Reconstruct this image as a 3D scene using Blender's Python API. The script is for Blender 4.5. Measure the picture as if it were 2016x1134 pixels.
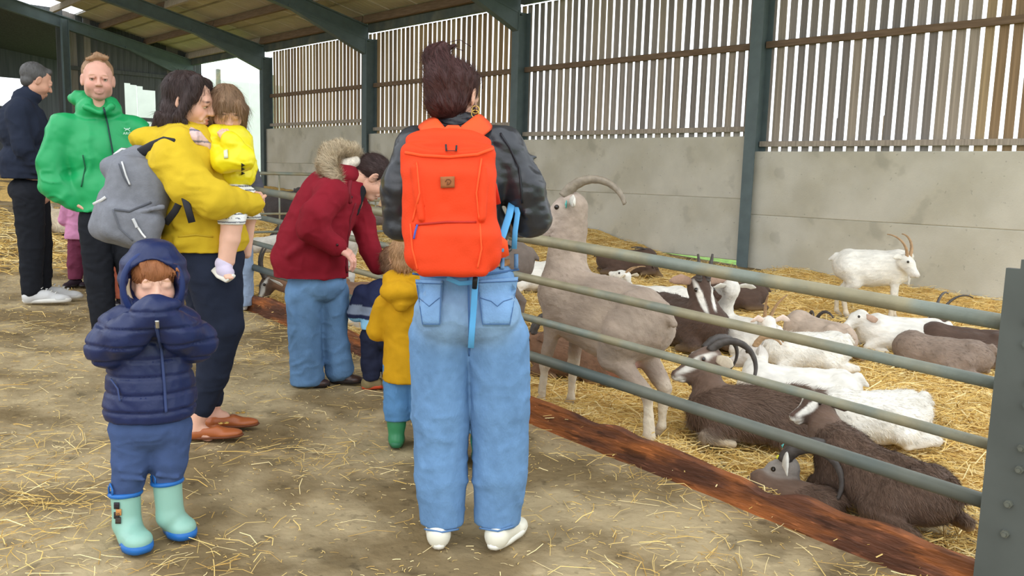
import bpy, bmesh, math, random
import numpy as np
from mathutils import Vector, Matrix
C = bpy.context.scene.collection
for o in list(bpy.data.objects): bpy.data.objects.remove(o)
PI = math.pi
# ---------------------------------------------------------------- camera, light, exposure
FPX = 1648.; PITCH, ROLL, YAW = map(math.radians, (7.727, 1.545, 43.397)); CAMH = 1.38
_d = np.array([math.sin(YAW)*math.cos(PITCH), math.cos(YAW)*math.cos(PITCH), -math.sin(PITCH)])
_r = np.array([math.cos(YAW), -math.sin(YAW), 0.]); _u = np.cross(_r, _d)
_R = _r*math.cos(ROLL)+_u*math.sin(ROLL); _U = _u*math.cos(ROLL)-_r*math.sin(ROLL)
cam = bpy.data.objects.new('camera', bpy.data.cameras.new('camera')); C.objects.link(cam)
cam.data.sensor_width = 36; cam.data.lens = FPX/2016*36; cam.data.clip_start = .05; cam.data.clip_end = 500
cam.matrix_world = Matrix(((_R[0], _U[0], -_d[0], 0), (_R[1], _U[1], -_d[1], 0), (_R[2], _U[2], -_d[2], CAMH), (0, 0, 0, 1)))
bpy.context.scene.camera = cam
w = bpy.data.worlds.new('overcast_sky'); bpy.context.scene.world = w; w.use_nodes = True
wb = w.node_tree.nodes['Background']; wb.inputs[0].default_value = (.90, .95, 1, 1); wb.inputs[1].default_value = 2.2
sun = bpy.data.objects.new('soft_sun', bpy.data.lights.new('soft_sun', 'SUN')); C.objects.link(sun)
sun.data.energy = .5; sun.data.angle = math.radians(50); sun.rotation_euler = (math.radians(55), 0, math.radians(-60)); sun.data.color = (1, .97, .92)
vs = bpy.context.scene.view_settings; vs.view_transform = 'Standard'; vs.look = 'None'; vs.gamma = 1; vs.exposure = -0.05
vs.use_curve_mapping = False
O = np.array([0, 0, CAMH])
def ray(px, py): return _d+_R*(px-1008)/FPX-_U*(py-567)/FPX
CXS = .033
def gz(x, y): return -.054+.05*y-CXS*(x-3)
def hit(px, py, dz=0):
    v = ray(px, py); n = np.array([CXS, -.05, 1]); return O+(-.054+3*CXS+dz-O@n)/(v@n)*v
# ---------------------------------------------------------------- numpy noise
def _h(i, j, k, s):
    n = (i*374761393+j*668265263+k*2147483647+s*974634777) & 0xffffffff
    n = ((n ^ (n >> 13))*1274126177) & 0xffffffff
    return ((n ^ (n >> 16)) & 0xffff)/65535.
def noise(P, sc=1., seed=0):
    P = np.asarray(P, float)*sc; I = np.floor(P).astype(np.int64); f = P-I; f = f*f*(3-2*f); r = 0
    for a in (0, 1):
        for b in (0, 1):
            for c in (0, 1):
                wgt = (f[:, 0] if a else 1-f[:, 0])*(f[:, 1] if b else 1-f[:, 1])*(f[:, 2] if c else 1-f[:, 2])
                r = r+wgt*_h(I[:, 0]+a, I[:, 1]+b, I[:, 2]+c, seed)
    return r*2-1
def sstep(a, b, x):
    t = np.clip((x-a)/(b-a), 0, 1); return t*t*(3-2*t)
# ---------------------------------------------------------------- materials
MAT = {}
def S2L(c): return tuple(((v/255+.055)/1.055)**2.4 if v > 10 else v/255/12.92 for v in c)
def mat(name, col=None, rough=.8, attr=False, metal=0, var=.25, vs_=8., bump=0., bs=40., stretch=(1, 1, 1), spec=.3, emit=0, sub=0, ao=0, col2=None, sheen=0, rot=None, fold=0, fs=7., speck=None):
    if name in MAT: return MAT[name]
    m = bpy.data.materials.new(name); m.use_nodes = True; nt = m.node_tree; N = nt.nodes; L = nt.links; b = N['Principled BSDF']
    tc = N.new('ShaderNodeTexCoord'); mp = N.new('ShaderNodeMapping'); mp.inputs['Scale'].default_value = stretch
    if rot: mp.inputs['Rotation'].default_value = rot
    L.new(tc.outputs['Object'], mp.inputs[0])
    n1 = N.new('ShaderNodeTexNoise'); n1.inputs['Scale'].default_value = vs_; n1.inputs['Detail'].default_value = 5; L.new(mp.outputs[0], n1.inputs[0])
    mr = N.new('ShaderNodeMapRange'); mr.inputs[1].default_value = .3; mr.inputs[2].default_value = .7; mr.inputs[3].default_value = 1-var; mr.inputs[4].default_value = 1+var; L.new(n1.outputs[0], mr.inputs[0])
    mx = N.new('ShaderNodeVectorMath'); mx.operation = 'SCALE'; L.new(mr.outputs[0], mx.inputs['Scale'])
    if attr:
        a = N.new('ShaderNodeAttribute'); a.attribute_name = 'Col'; L.new(a.outputs['Color'], mx.inputs[0])
    elif col2:
        mc = N.new('ShaderNodeMix'); mc.data_type = 'RGBA'; n3 = N.new('ShaderNodeTexNoise'); n3.inputs['Scale'].default_value = vs_*.35; n3.inputs['Detail'].default_value = 6; L.new(mp.outputs[0], n3.inputs[0])
        m3 = N.new('ShaderNodeMapRange'); m3.inputs[1].default_value = .42; m3.inputs[2].default_value = .58; L.new(n3.outputs[0], m3.inputs[0]); L.new(m3.outputs[0], mc.inputs[0])
        mc.inputs[6].default_value = (*S2L(col), 1); mc.inputs[7].default_value = (*S2L(col2), 1); L.new(mc.outputs[2], mx.inputs[0])
    else: mx.inputs[0].default_value = S2L(col)
    cout = mx.outputs[0]
    if speck:
        for (ssc, th, mul) in speck:
            n4 = N.new('ShaderNodeTexNoise'); n4.inputs['Scale'].default_value = ssc; n4.inputs['Detail'].default_value = 3; L.new(mp.outputs[0], n4.inputs[0]); m4 = N.new('ShaderNodeMapRange'); m4.inputs[1].default_value = th; m4.inputs[2].default_value = th+.06; m4.inputs[3].default_value = 1; m4.inputs[4].default_value = mul; L.new(n4.outputs[0], m4.inputs[0])
            mv = N.new('ShaderNodeVectorMath'); mv.operation = 'SCALE'; L.new(cout, mv.inputs[0]); L.new(m4.outputs[0], mv.inputs['Scale']); cout = mv.outputs[0]
    L.new(cout, b.inputs['Base Color'])
    b.inputs['Roughness'].default_value = rough; b.inputs['Metallic'].default_value = metal; b.inputs['Specular IOR Level'].default_value = spec
    if sheen: b.inputs['Sheen Weight'].default_value = sheen
    if sub: b.inputs['Subsurface Weight'].default_value = sub; b.inputs['Subsurface Radius'].default_value = (.02, .008, .004); b.inputs['Subsurface Scale'].default_value = .5
    if bump:
        n2 = N.new('ShaderNodeTexNoise'); n2.inputs['Scale'].default_value = bs; n2.inputs['Detail'].default_value = 4; L.new(mp.outputs[0], n2.inputs[0])
        bp = N.new('ShaderNodeBump'); bp.inputs['Strength'].default_value = bump; bp.inputs['Distance'].default_value = .01; L.new(n2.outputs[0], bp.inputs['Height']); L.new(bp.outputs[0], b.inputs['Normal'])
        if fold:
            n5 = N.new('ShaderNodeTexNoise'); n5.noise_type = 'RIDGED_MULTIFRACTAL'; n5.inputs['Scale'].default_value = fs; n5.inputs['Detail'].default_value = 2; n5.inputs['Distortion'].default_value = .9; L.new(mp.outputs[0], n5.inputs[0])
            b2 = N.new('ShaderNodeBump'); b2.inputs['Strength'].default_value = fold; b2.inputs['Distance'].default_value = .035; b2.invert = True; L.new(n5.outputs[0], b2.inputs['Height']); L.new(bp.outputs[0], b2.inputs['Normal']); L.new(b2.outputs[0], b.inputs['Normal'])
    MAT[name] = m; return m
# ---------------------------------------------------------------- object helpers
def prop(o, label=None, cat=None, group=None, kind=None):
    for k, v in (('label', label), ('category', cat), ('group', group), ('kind', kind)):
        if v: o[k] = v
    return o
def empty(name, loc, label=None, cat=None, group=None, kind=None, rz=0):
    o = bpy.data.objects.new(name, None); C.objects.link(o); o.location = loc; o.rotation_euler[2] = rz; o.empty_display_size = .1
    return prop(o, label, cat, group, kind)
def link(name, me, parent=None, loc=None, rot=None, scale=None):
    o = bpy.data.objects.new(name, me); C.objects.link(o)
    if parent: o.parent = parent
    if loc is not None: o.location = loc
    if rot is not None: o.rotation_euler = rot
    if scale is not None: o.scale = scale
    return o
def mesh_np(name, V, F, m=None, col=None, smooth=True):
    """V (n,3), F (k,3|4) arrays"""
    me = bpy.data.meshes.new(name); V = np.asarray(V, np.float32); F = np.asarray(F, np.int32); n = F.shape[1]
    me.vertices.add(len(V)); me.vertices.foreach_set('co', V.ravel())
    me.loops.add(F.size); me.loops.foreach_set('vertex_index', F.ravel())
    me.polygons.add(len(F)); me.polygons.foreach_set('loop_start', np.arange(0, F.size, n, dtype=np.int32)); me.polygons.foreach_set('loop_total', np.full(len(F), n, np.int32))
    me.update(calc_edges=True)
    me.polygons.foreach_set('use_smooth', np.full(len(F), smooth))
    if col is not None:
        a = me.color_attributes.new('Col', 'FLOAT_COLOR', 'POINT'); a.data.foreach_set('color', np.concatenate([col, np.ones((len(col), 1))], 1).astype(np.float32).ravel())
    if m: me.materials.append(m)
    return me
class Geo:
    """collects simple shapes into one mesh"""
    def __init__(s): s.V = []; s.F = []; s.c = []; s.col = (1, 1, 1)
    def add(s, V, F):
        k = sum(len(v) for v in s.V); V = np.asarray(V, float); s.V.append(V); s.F += [tuple(i+k for i in f) for f in F]; s.c.append(np.tile(s.col, (len(V), 1)))
    def box(s, lo, hi, M=None, bev=0):
        x0, y0, z0 = lo; x1, y1, z1 = hi
        V = np.array([(x0, y0, z0), (x1, y0, z0), (x1, y1, z0), (x0, y1, z0), (x0, y0, z1), (x1, y0, z1), (x1, y1, z1), (x0, y1, z1)], float)
        if M is not None: V = np.array([M@Vector(v) for v in V])
        s.add(V, [(0, 3, 2, 1), (4, 5, 6, 7), (0, 1, 5, 4), (1, 2, 6, 5), (2, 3, 7, 6), (3, 0, 4, 7)])
    def tube(s, pts, rad, n=10, flat=1., up=None, caps=True):
        """tube along pts; rad number or list; flat scales the second axis"""
        pts = [np.asarray(p, float) for p in pts]; m = len(pts)
        rad = [rad]*m if np.isscalar(rad) else rad
        T = [(pts[min(i+1, m-1)]-pts[max(i-1, 0)]) for i in range(m)]; T = [t/(np.linalg.norm(t)+1e-9) for t in T]
        a = np.asarray(up if up is not None else ((0, 0, 1) if abs(T[0][2]) < .9 else (1, 0, 0)), float)
        V = []
        for i in range(m):
            a = a-T[i]*(a@T[i]); a = a/(np.linalg.norm(a)+1e-9); b = np.cross(T[i], a)
            for k in range(n):
                t = 2*PI*k/n; V.append(pts[i]+rad[i]*(math.cos(t)*b+math.sin(t)*a*flat))
        F = [(i*n+k, i*n+(k+1) % n, (i+1)*n+(k+1) % n, (i+1)*n+k) for i in range(m-1) for k in range(n)]
        if caps: F += [tuple(range(n-1, -1, -1)), tuple((m-1)*n+k for k in range(n))]
        s.add(V, F)
    def build(s, name, m, parent=None, smooth=False, loc=None, color=False):
        V = np.concatenate(s.V); me = bpy.data.meshes.new(name)
        org = np.zeros(3) if loc is None else np.asarray(loc, float)
        me.from_pydata([tuple(v) for v in V-org], [], s.F)
        if m: me.materials.append(m)
        if smooth: me.polygons.foreach_set('use_smooth', [True]*len(me.polygons))
        if color:
            a = me.color_attributes.new('Col', 'FLOAT_COLOR', 'POINT'); cc = np.concatenate(s.c); a.data.foreach_set('color', np.concatenate([cc, np.ones((len(cc), 1))], 1).astype(np.float32).ravel())
        me.update(); return link(name, me, parent, loc=tuple(org) if loc is not None else None)
def boxm(name, size, m, bev=.004):
    """origin-centred box mesh with bevel"""
    bm = bmesh.new(); bmesh.ops.create_cube(bm, size=1); bmesh.ops.scale(bm, vec=size, verts=bm.verts)
    if bev: bmesh.ops.bevel(bm, geom=bm.edges[:], offset=bev, segments=1, affect='EDGES')
    me = bpy.data.meshes.new(name); bm.to_mesh(me); bm.free(); me.materials.append(m); return me
rnd = random.Random(7); rng = np.random.default_rng(7)
# ================================================================ SETTING
M_dirt = mat('packed_dirt', (172, 154, 120), .95, var=.16, vs_=6, bump=.9, bs=26, col2=(126, 108, 78), spec=.1, speck=((3.5, .60, .78), (14, .63, .72), (40, .66, .7), (9, .64, 1.25)))
M_straw = mat('straw', attr=True, rough=.75, var=.1, vs_=3, spec=.2)
M_bed = mat('straw_bed', (222, 186, 116), .95, var=.3, vs_=30, bump=1, bs=60, spec=.05)
M_conc = mat('concrete', (200, 196, 182), .9, var=.06, vs_=3, bump=.3, bs=40, col2=(190, 185, 168), spec=.1, speck=((2.2, .62, .88), (16, .68, .72), (45, .72, .75), (1.2, .60, .92)))
M_steel = mat('painted_steel', (92, 106, 108), .55, var=.12, vs_=5, spec=.4)
M_galv = mat('galvanised', (124, 130, 120), .5, var=.15, vs_=9, metal=.2, bump=.1, bs=60, col2=(146, 138, 112))
M_galvd = mat('weathered_steel', (86, 94, 90), .5, var=.15, vs_=6, metal=.2, col2=(104, 106, 96))
M_slats = [mat('slat_%d' % i, c, .85, var=.22, vs_=6, stretch=(6, 6, .6), bump=.3, bs=25, spec=.1) for i, c in enumerate([(160, 151, 144), (146, 138, 131), (168, 156, 142), (138, 131, 126), (168, 142, 108), (150, 126, 98), (140, 120, 98), (172, 150, 118)])]  # first four: near-bay slats, haze from the backlight put into their grey
M_purl = mat('purlin_wood', (122, 102, 84), .85, var=.2, vs_=5, stretch=(6, .6, 6), spec=.1)
M_roof = mat('roof_sheet', (184, 176, 160), .9, var=.12, vs_=2, spec=.1, stretch=(1, .4, 1), bump=.2, bs=20)
M_dark = mat('old_board', (90, 92, 94), .9, var=.25, vs_=4, stretch=(5, 5, .5), spec=.1)
M_grass = mat('grass', (120, 158, 70), .9, var=.4, vs_=9, bump=.5, bs=30)
XW = 12.0; PY = [7.207+5.46*k for k in range(-1, 5)]   # column lines
# floor: gentle slope with small undulation
def grid(x0, x1, y0, y1, st, fn):
    xs = np.arange(x0, x1+st*.5, st); ys = np.arange(y0, y1+st*.5, st); X, Y = np.meshgrid(xs, ys, indexing='ij')
    P = np.stack([X.ravel(), Y.ravel(), np.zeros(X.size)], 1); P[:, 2] = fn(P)
    i = np.arange((len(xs)-1)*(len(ys)-1)); a = i//(len(ys)-1)*len(ys)+i % (len(ys)-1)
    return P, np.stack([a, a+len(ys), a+len(ys)+1, a+1], 1)
def fl(P): return gz(P[:, 0], P[:, 1])+.006*noise(P, 1.7, 3)+.004*noise(P, 7, 4)
V, F = grid(-9, 3.06, -4, 30, .09, fl)
prop(link('floor', mesh_np('floor', V, F, M_dirt)), kind='structure')
V, F = grid(-40, 90, -40, 110, 10, lambda P: gz(np.clip(P[:, 0], -9, 12), np.clip(P[:, 1], -4, 30))-.45)
prop(link('ground', mesh_np('ground', V, F, M_grass)), kind='structure')
V, F = grid(3.05, 12.3, -4, 30, .5, lambda P: gz(P[:, 0], P[:, 1])-.01)
prop(link('floor_pen', mesh_np('floor_pen', V, F, M_dirt)), kind='structure')
def bedz(P):
    x, y = P[:, 0], P[:, 1]
    z = gz(x, y)+.0+.035*noise(P, 1.3, 5)+.025*noise(P, 4, 6)+.015*noise(P, 11, 8)
    z = z+.05*np.exp(-((x-3.05)/.12)**2)
    z = z+.22*np.exp(-((x-11.9)/1.2)**2-((y-11.2)/2.4)**2)+.10*np.exp(-((x-12)/.8)**2)*(y < 6.5)
    z = z-.10*np.exp(-((x-3.05)/.25)**2)*(y > 7.55)
    z = z-.16*np.exp(-((x-12)/.7)**2-((y-7.9)/1.2)**2)
    return z
V, F = grid(3.03, 11.97, -.5, 28.6, .0745, bedz)
bed = empty('straw_bedding', (6, 6, 0), 'deep golden straw bedding covering the goat pen behind the rails', 'straw', kind='stuff')
link('bedding_base', mesh_np('bed', V, F, M_bed), bed, loc=(-6, -6, 0))['kind'] = 'stuff'
def blades(P, L, W, cols, tilt=.25):
    n = len(P); th = rng.uniform(0, 2*PI, n); el = rng.normal(0, tilt, n); d = np.stack([np.cos(th)*np.cos(el), np.sin(th)*np.cos(el), np.sin(el)], 1)
    s = np.stack([-np.sin(th), np.cos(th), rng.normal(0, .5, n)], 1); s /= np.linalg.norm(s, axis=1)[:, None]
    bend = rng.normal(0, .12, (n, 3))*L[:, None]; bend[:, 2] = np.abs(bend[:, 2])*.6
    a = P-d*L[:, None]/2; b = P+bend; c = P+d*L[:, None]/2; hw = s*W[:, None]/2; up = np.array([0, 0, 1])*W[:, None]*.35
    V = np.stack([a-hw, a+up, a+hw, b-hw, b+up, b+hw, c-hw, c+up, c+hw], 1).reshape(-1, 3)
    base = (np.arange(n)*9)[:, None, None]; q = np.array([(0, 1, 4, 3), (1, 2, 5, 4), (3, 4, 7, 6), (4, 5, 8, 7)])[None]
    return V, (base+q).reshape(-1, 4), np.repeat(cols, 9, 0)
def strawcol(n, lo=.82):
    base = np.array([S2L((238, 206, 130)), S2L((222, 184, 102)), S2L((250, 228, 168)), S2L((190, 152, 84))]); k = rng.choice(4, n, p=[.4, .27, .2, .13]); return base[k]*rng.uniform(lo, 1.1, (n, 1))
def strawfield(name, n, x0, x1, y0, y1, zf, Lr=(.08, .26), Wr=(.003, .006), parent=None, pw=1, tilt=.22, off=(0, 0, 0), keep=None, lift=.02):
    u = rng.uniform(0, 1, n)**pw; P = np.stack([rng.uniform(x0, x1, n), y0+(y1-y0)*u, np.zeros(n)], 1)
    if keep is not None: P = P[keep(P)]
    n = len(P); P[:, 2] = zf(P)+rng.uniform(0, lift, n); V, F, c = blades(P, rng.uniform(*Lr, n), rng.uniform(*Wr, n), strawcol(n), tilt)
    o = link(name, mesh_np(name, V-np.array(off), F, M_straw, c, False), parent); o['kind'] = 'stuff'; return o
strawfield('straw_stalks', 52000, 3.05, 7.5, .2, 6.5, bedz, parent=bed, pw=1.25, off=(6, 6, 0))
strawfield('straw_stalks', 42000, 4.5, 11.8, 1.5, 15, bedz, Wr=(.005, .009), Lr=(.12, .32), parent=bed, off=(6, 6, 0))
fs = strawfield('loose_straw', 1000, -2.5, 2.95, .8, 9, lambda P: fl(P)+.004, Lr=(.05, .2), Wr=(.002, .004), tilt=.05, lift=.006)
prop(fs, 'thin loose straw scattered over the trodden dirt walkway', 'straw')
# matted straw clumps and chaff along the kickboard
cl = [hit(630, 905), hit(30, 1010), hit(20, 950), hit(60, 1090), hit(230, 900), hit(1300, 1090), hit(500, 700), hit(560, 640), hit(750, 560), hit(40, 880), hit(400, 1120), hit(180, 700), hit(60, 640), hit(690, 740), hit(1250, 930)]
def clump(P):
    m = np.zeros(len(P))+.006
    for k, c in enumerate(cl): m += [.9, 1, .8, .8, .35, .5, .6, .6, .5, .6, .35, .3, .3, .4, .2][k]*np.exp(-((P[:, 0]-c[0])**2+(P[:, 1]-c[1])**2)/(.05+.03*(k % 3)))
    m += .7*np.exp(-((P[:, 0]-2.93)/.07)**2)
    return rng.uniform(0, 1, len(P)) < m*.42
f4 = strawfield('chaff', 16000, -2.5, 2.95, .8, 9, lambda P: fl(P)+.002, Lr=(.006, .03), Wr=(.0015, .003), tilt=.1, lift=.003)
prop(f4, 'tiny pale chaff flecks all over the trodden dirt walkway', 'chaff')
f2 = strawfield('matted_straw', 42000, -1, 2.95, .8, 8, lambda P: fl(P)+.004, Lr=(.04, .15), Wr=(.0015, .0035), tilt=.12, keep=clump, lift=.015)
prop(f2, 'matted straw clumps trodden into the dirt beside the pen edge', 'straw')
f3 = strawfield('walkway_straw', 26000, -6, 2.95, 8.2, 22, lambda P: fl(P)+.01, Lr=(.1, .35), Wr=(.006, .011), tilt=.15, lift=.03)
prop(f3, 'golden straw spread over the far end of the walkway', 'straw')
# concrete panels, two high in each bay, stepping up the slope
wall = empty('wall_right', (XW, 7, 0), kind='structure')
ZT = [1.844, 2.086, 2.299, 2.528, 2.75]
for b in range(4):
    y0, y1 = PY[b], PY[b+1]
    for k in (0, 1):
        z1 = ZT[b]-k*1.0; me = boxm('concrete_panel', (.15, y1-y0-.03, .999), M_conc, .012)
        link('concrete_panel', me, wall, (XW+.075-XW, (y0+y1)/2-7, z1-.5))
    for z in (3.5,):     # timber rails carrying the slats
        if z > ZT[b]+.04: link('timber_rail', boxm('timber_rail', (.07, y1-y0-.06, .10), M_purl), wall, (.16, (y0+y1)/2-7, z-.0))
    zl = ZT[b]+.09
    link('timber_rail', boxm('timber_rail', (.07, y1-y0-.06, .085), M_slats[2]), wall, (.155, (y0+y1)/2-7, zl+.03))
sl = [boxm('slat', (.022, wdt, 1), M_slats[i], .003) for i, wdt in enumerate([.118, .112, .124, .11, .12, .114, .117, .113])]
y = 2.6; i = 0
while y < PY[4]-.1:
    b = max(k for k in range(5) if PY[k] <= y); z0 = ZT[b]-.04; z1 = 4.78
    link('slat', rnd.choice(sl[4:] if b >= 2 or y < 4.1 else sl[:4]), wall, (.215+rnd.uniform(-.004, .004), y-7, (z0+z1)/2), (rnd.gauss(0, .0035), 0, rnd.gauss(0, .03)), (1, 1, z1-z0))
    y += .174+rnd.gauss(0, .004)
    if rnd.random() < .04: y += .015
for k in range(8):      # short boards patching the gaps in the nearest bay
    link('patch_board', sl[k], wall, (.245, 6.54-k*.174-.085-7, ZT[0]+.2), None, (1, .75+.12*(k % 2), .60+.03*(k % 3)))
# steel columns with H section
def hcol(x, y, z0, z1, label, wd=.2, dp=.32, rz=0):
    g = Geo(); g.box((-dp/2, -wd/2, 0), (-dp/2+.016, wd/2, z1-z0)); g.box((dp/2-.016, -wd/2, 0), (dp/2, wd/2, z1-z0)); g.box((-dp/2+.016, -.006, 0), (dp/2-.016, .006, z1-z0))
    o = g.build('steel_column', M_steel); o.location = (x, y, z0); o.rotation_euler[2] = rz
    return prop(o, label, 'column')
names = ['tall grey steel column at the back wall behind the white and brown goats', 'grey steel column just right of the head of the person with the orange backpack', 'grey steel column behind the bending person in the dark red coat', 'farthest grey steel column of the slatted wall, right of the carried girl in yellow']
for k in range(4):
    yy = PY[k+1]; zb = gz(XW, yy)-.3; hcol(XW+.04, yy, zb, 4.62 if k else 5.0, names[k])
hcol(8.0, 28.6, gz(8, 29)-.1, 5.7, 'pale steel column behind the person in the navy jacket', .2, .2)
# roof: rafters, purlins, sheets
roof = empty('ceiling', (8, 18, 5), kind='structure'); RS = .22
def rz_(x): return 5.12+RS*(XW-x)
def seg(g, a, b, wd, dp):  # sloped beam along X at constant y; a,b=(x,z_top)
    pass
def beamx(name, x0, x1, y, top, dp, wd, m, dp1=None):
    g = Geo(); V = []
    for x, d in ((x0, dp), (x1, dp1 or dp)):
        zt = top(x)
        V += [(x, y-wd/2, zt-d), (x, y+wd/2, zt-d), (x, y+wd/2, zt), (x, y-wd/2, zt)]
    g.add(V, [(0, 1, 2, 3), (7, 6, 5, 4), (0, 4, 5, 1), (1, 5, 6, 2), (2, 6, 7, 3), (3, 7, 4, 0)])
    o = g.build(name, m, roof, loc=(x0, y, top(x0))); o.location = (x0-8, y-18, top(x0)-5); return o
for k in range(1, 6):
    yy = PY[k] if k < 5 else 28.75
    tp = lambda x: rz_(x)-.2
    for s in (-1, 1): pass
    beamx('rafter', 0, XW, yy, tp, .03, .18, M_steel)
    g = beamx('rafter', 0, XW, yy, lambda x: rz_(x)-.2, .36, .03, M_steel)
    beamx('rafter', 0, XW, yy, lambda x: rz_(x)-.2-.34, .03, .18, M_steel)
    gg = beamx('haunch', XW-2.2, XW-.1, yy, lambda x: rz_(x)-.5, .05, .16, M_steel, .42)
for j, x in enumerate(np.arange(.9, 12, 1.37)):
    for k in range(0, 5):
        y0 = PY[k]; y1 = y0+5.46; bx = boxm('purlin', (.07, 5.4, .2), M_purl if (j+k) % 3 else M_slats[2])
        link('purlin', bx, roof, (x-8, (y0+y1)/2-18, rz_(x)-.1-5), (0, math.atan(RS), 0))
for k in range(1, 5):     # eaves beam
    link('eaves_beam', boxm('eaves_beam', (.1, 5.3, .3), M_galvd), roof, (XW-.02-8, PY[k]+2.73-18, 4.9-5))
def sheet(nm, x0, x1, y0, y1, m, amp=.014):
    n = max(8, int((y1-y0)/.075)); ys = np.linspace(y0, y1, n+1); V = []; 
    for yv, s in zip(ys, np.arange(n+1) % 2): V += [(x0, yv, rz_(x0)+.02+amp*s), (x1, yv, rz_(x1)+.02+amp*s)]
    F = [(2*i, 2*i+1, 2*i+3, 2*i+2) for i in range(n)]
    me = mesh_np(nm, np.array(V)-np.array([8, 18, 5]), F, m, smooth=False); o = link(nm, me, roof); md = o.modifiers.new('t', 'SOLIDIFY'); md.thickness = .008; return o
def roofhit(px, py):
    v = ray(px, py); n = np.array([RS, 0, 1]); return O+(5.12+RS*XW-.1-O@n)/(v@n)*v
M_sky = mat('translucent_sheet', (240, 245, 250), .5, var=.02)
nt = M_sky.node_tree; tb = nt.nodes.new('ShaderNodeBsdfTranslucent'); tb.inputs[0].default_value = (1, 1, 1, 1); nt.links.new(tb.outputs[0], nt.nodes['Material Output'].inputs[0])
lt = [roofhit(110, 9), roofhit(425, 85)]
xs = list(np.arange(.2, 12.4, 1.37))+[12.35]
for j in range(len(xs)-1):
    for k in range(0, 5):
        y0, y1 = PY[k], PY[k]+5.46; nsh = 5
        for q in range(nsh):
            a = y0+(y1-y0)*q/nsh; b_ = y0+(y1-y0)*(q+1)/nsh; lit = any(xs[j] <= l[0] < xs[j+1] and a <= l[1] < b_ for l in lt)
            sheet('roof_sheet', xs[j]-.04, xs[j+1]+.04, a+.004, b_-.004, M_sky if lit else M_roof)
# far gable wall of old vertical boards with a doorway opening of daylight
gable = empty('wall_back', (8, 28.93, 0), kind='structure'); GY = 29.15
bd = [boxm('board', (.20, .03, 1), mm, .003) for mm in (M_dark, M_dark, M_slats[3])]
x = 7.95
while x < 12.3:
    top = rz_(x)+.03; segs = [(2.9, top)] if x < 9.8 else [(gz(x, 29), top)]
    if 9.85 < x < 10.75: segs = [(3.95-.25*(x-9.85)+.1*rnd.random(), top), (gz(x, 29), 1.4)]
    if x >= 9.8 and x <= 9.85: segs = [(gz(x, 29), top)]
    for a, b_ in segs: link('board', rnd.choice(bd), gable, (x-8, rnd.uniform(-.01, .01)+.05, (a+b_)/2), (0, rnd.gauss(0, .004), 0), (1, 1, b_-a))
    x += .196+(.012 if rnd.random() < .1 else 0)
for z in (2.85, 4.3): link('timber_rail', boxm('timber_rail', (4.4, .08, .12), M_dark), gable, (2.2, -.02, z))
# deeper dark barn beyond, to the left
back = empty('wall_far', (3, 38, 0), kind='structure')
bw = [boxm('board', (.53, .04, 1), M_dark, 0)]
for x in np.arange(-14, 11.6, .52):
    h = 7.5; z0 = 1.2
    if 8.0 < x < 8.9: link('board', bw[0], back, (x-3, 0, (4.6+h)/2), None, (1, 1, h-4.6)); link('board', bw[0], back, (x-3, 0, 2.3), None, (1, 1, 2.4)); continue
    link('board', bw[0], back, (x-3, 0, (z0+h)/2), None, (1, 1, h-z0))
g = Geo(); V = []
g.add([(-14, 29.3, 8.4), (11.5, 29.3, 5.3), (11.5, 38.2, 5.3), (-14, 38.2, 8.4), (-14, 29.3, 8.5), (11.5, 29.3, 5.4), (11.5, 38.2, 5.4), (-14, 38.2, 8.5)], [(0, 3, 2, 1), (4, 5, 6, 7), (0, 1, 5, 4), (1, 2, 6, 5), (2, 3, 7, 6), (3, 0, 4, 7)])
prop(g.build('ceiling_far', M_dark), kind='structure')
V, F = grid(-14, 12, 30, 38.2, 1, lambda P: gz(P[:, 0], P[:, 1])); prop(link('floor_far', mesh_np('floor_far', V, F, M_dirt)), kind='structure')
# ---------------------------------------------------------------- fence
def rail_pts(h, y0, y1, n=2, x=3.0): return [(x, y0+(y1-y0)*i/n, -.054+.05*(y0+(y1-y0)*i/n)+h) for i in range(n+1)]
fence = empty('pen_fence', (3, .83, 0), 'long four-rail galvanised steel fence between the walkway and the goat pen', 'fence')
for h, r_ in ((.959, .027), (.755, .021), (.548, .019), (.353, .026)):
    g = Geo(); g.tube(rail_pts(h, .80, 7.5), r_, 16); o = g.build('rail', M_galv if h > .5 else M_galvd, fence, True); o.location = (-3, -.83, 0)
g = Geo(); g.box((2.93, .30, -.02), (2.955, .84, 1.13)); g.box((2.955, .30, -.02), (3.09, .33, 1.13)); g.box((2.93, .30, 1.13), (2.955, .80, 1.16)); g.box((2.93, .30, 1.16), (2.955, .74, 1.175))
o = g.build('post', mat('post_steel', (84, 88, 84), .5, var=.12, vs_=5, metal=.1), fence); o.location = (-3, -.83, 0)
def bolt(g, x, y, z): g.tube([(x, y, z), (x-.012, y, z)], .013, 6); g.tube([(x-.012, y, z), (x-.022, y, z)], .007, 8)
for (yy, zz) in ((.76, .97), (.76, .90), (.74, .78), (.74, .71), (.74, .57), (.74, .50), (.76, .38), (.76, .28), (.63, .36), (.62, .93), (.6, .62)):
    g = Geo(); bolt(g, 2.93, yy, zz); o = g.build('bolt', M_galvd, fence); o.location = (-3, -.83, 0)
for yy in (4.15, 7.5):
    z0 = gz(3, yy)-.05; g = Geo(); g.tube([(3.05, yy, z0), (3.05, yy, z0+1.06)], .03, 12); o = g.build('post', M_galvd, fence, True); o.location = (-3, -.83, 0)
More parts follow.
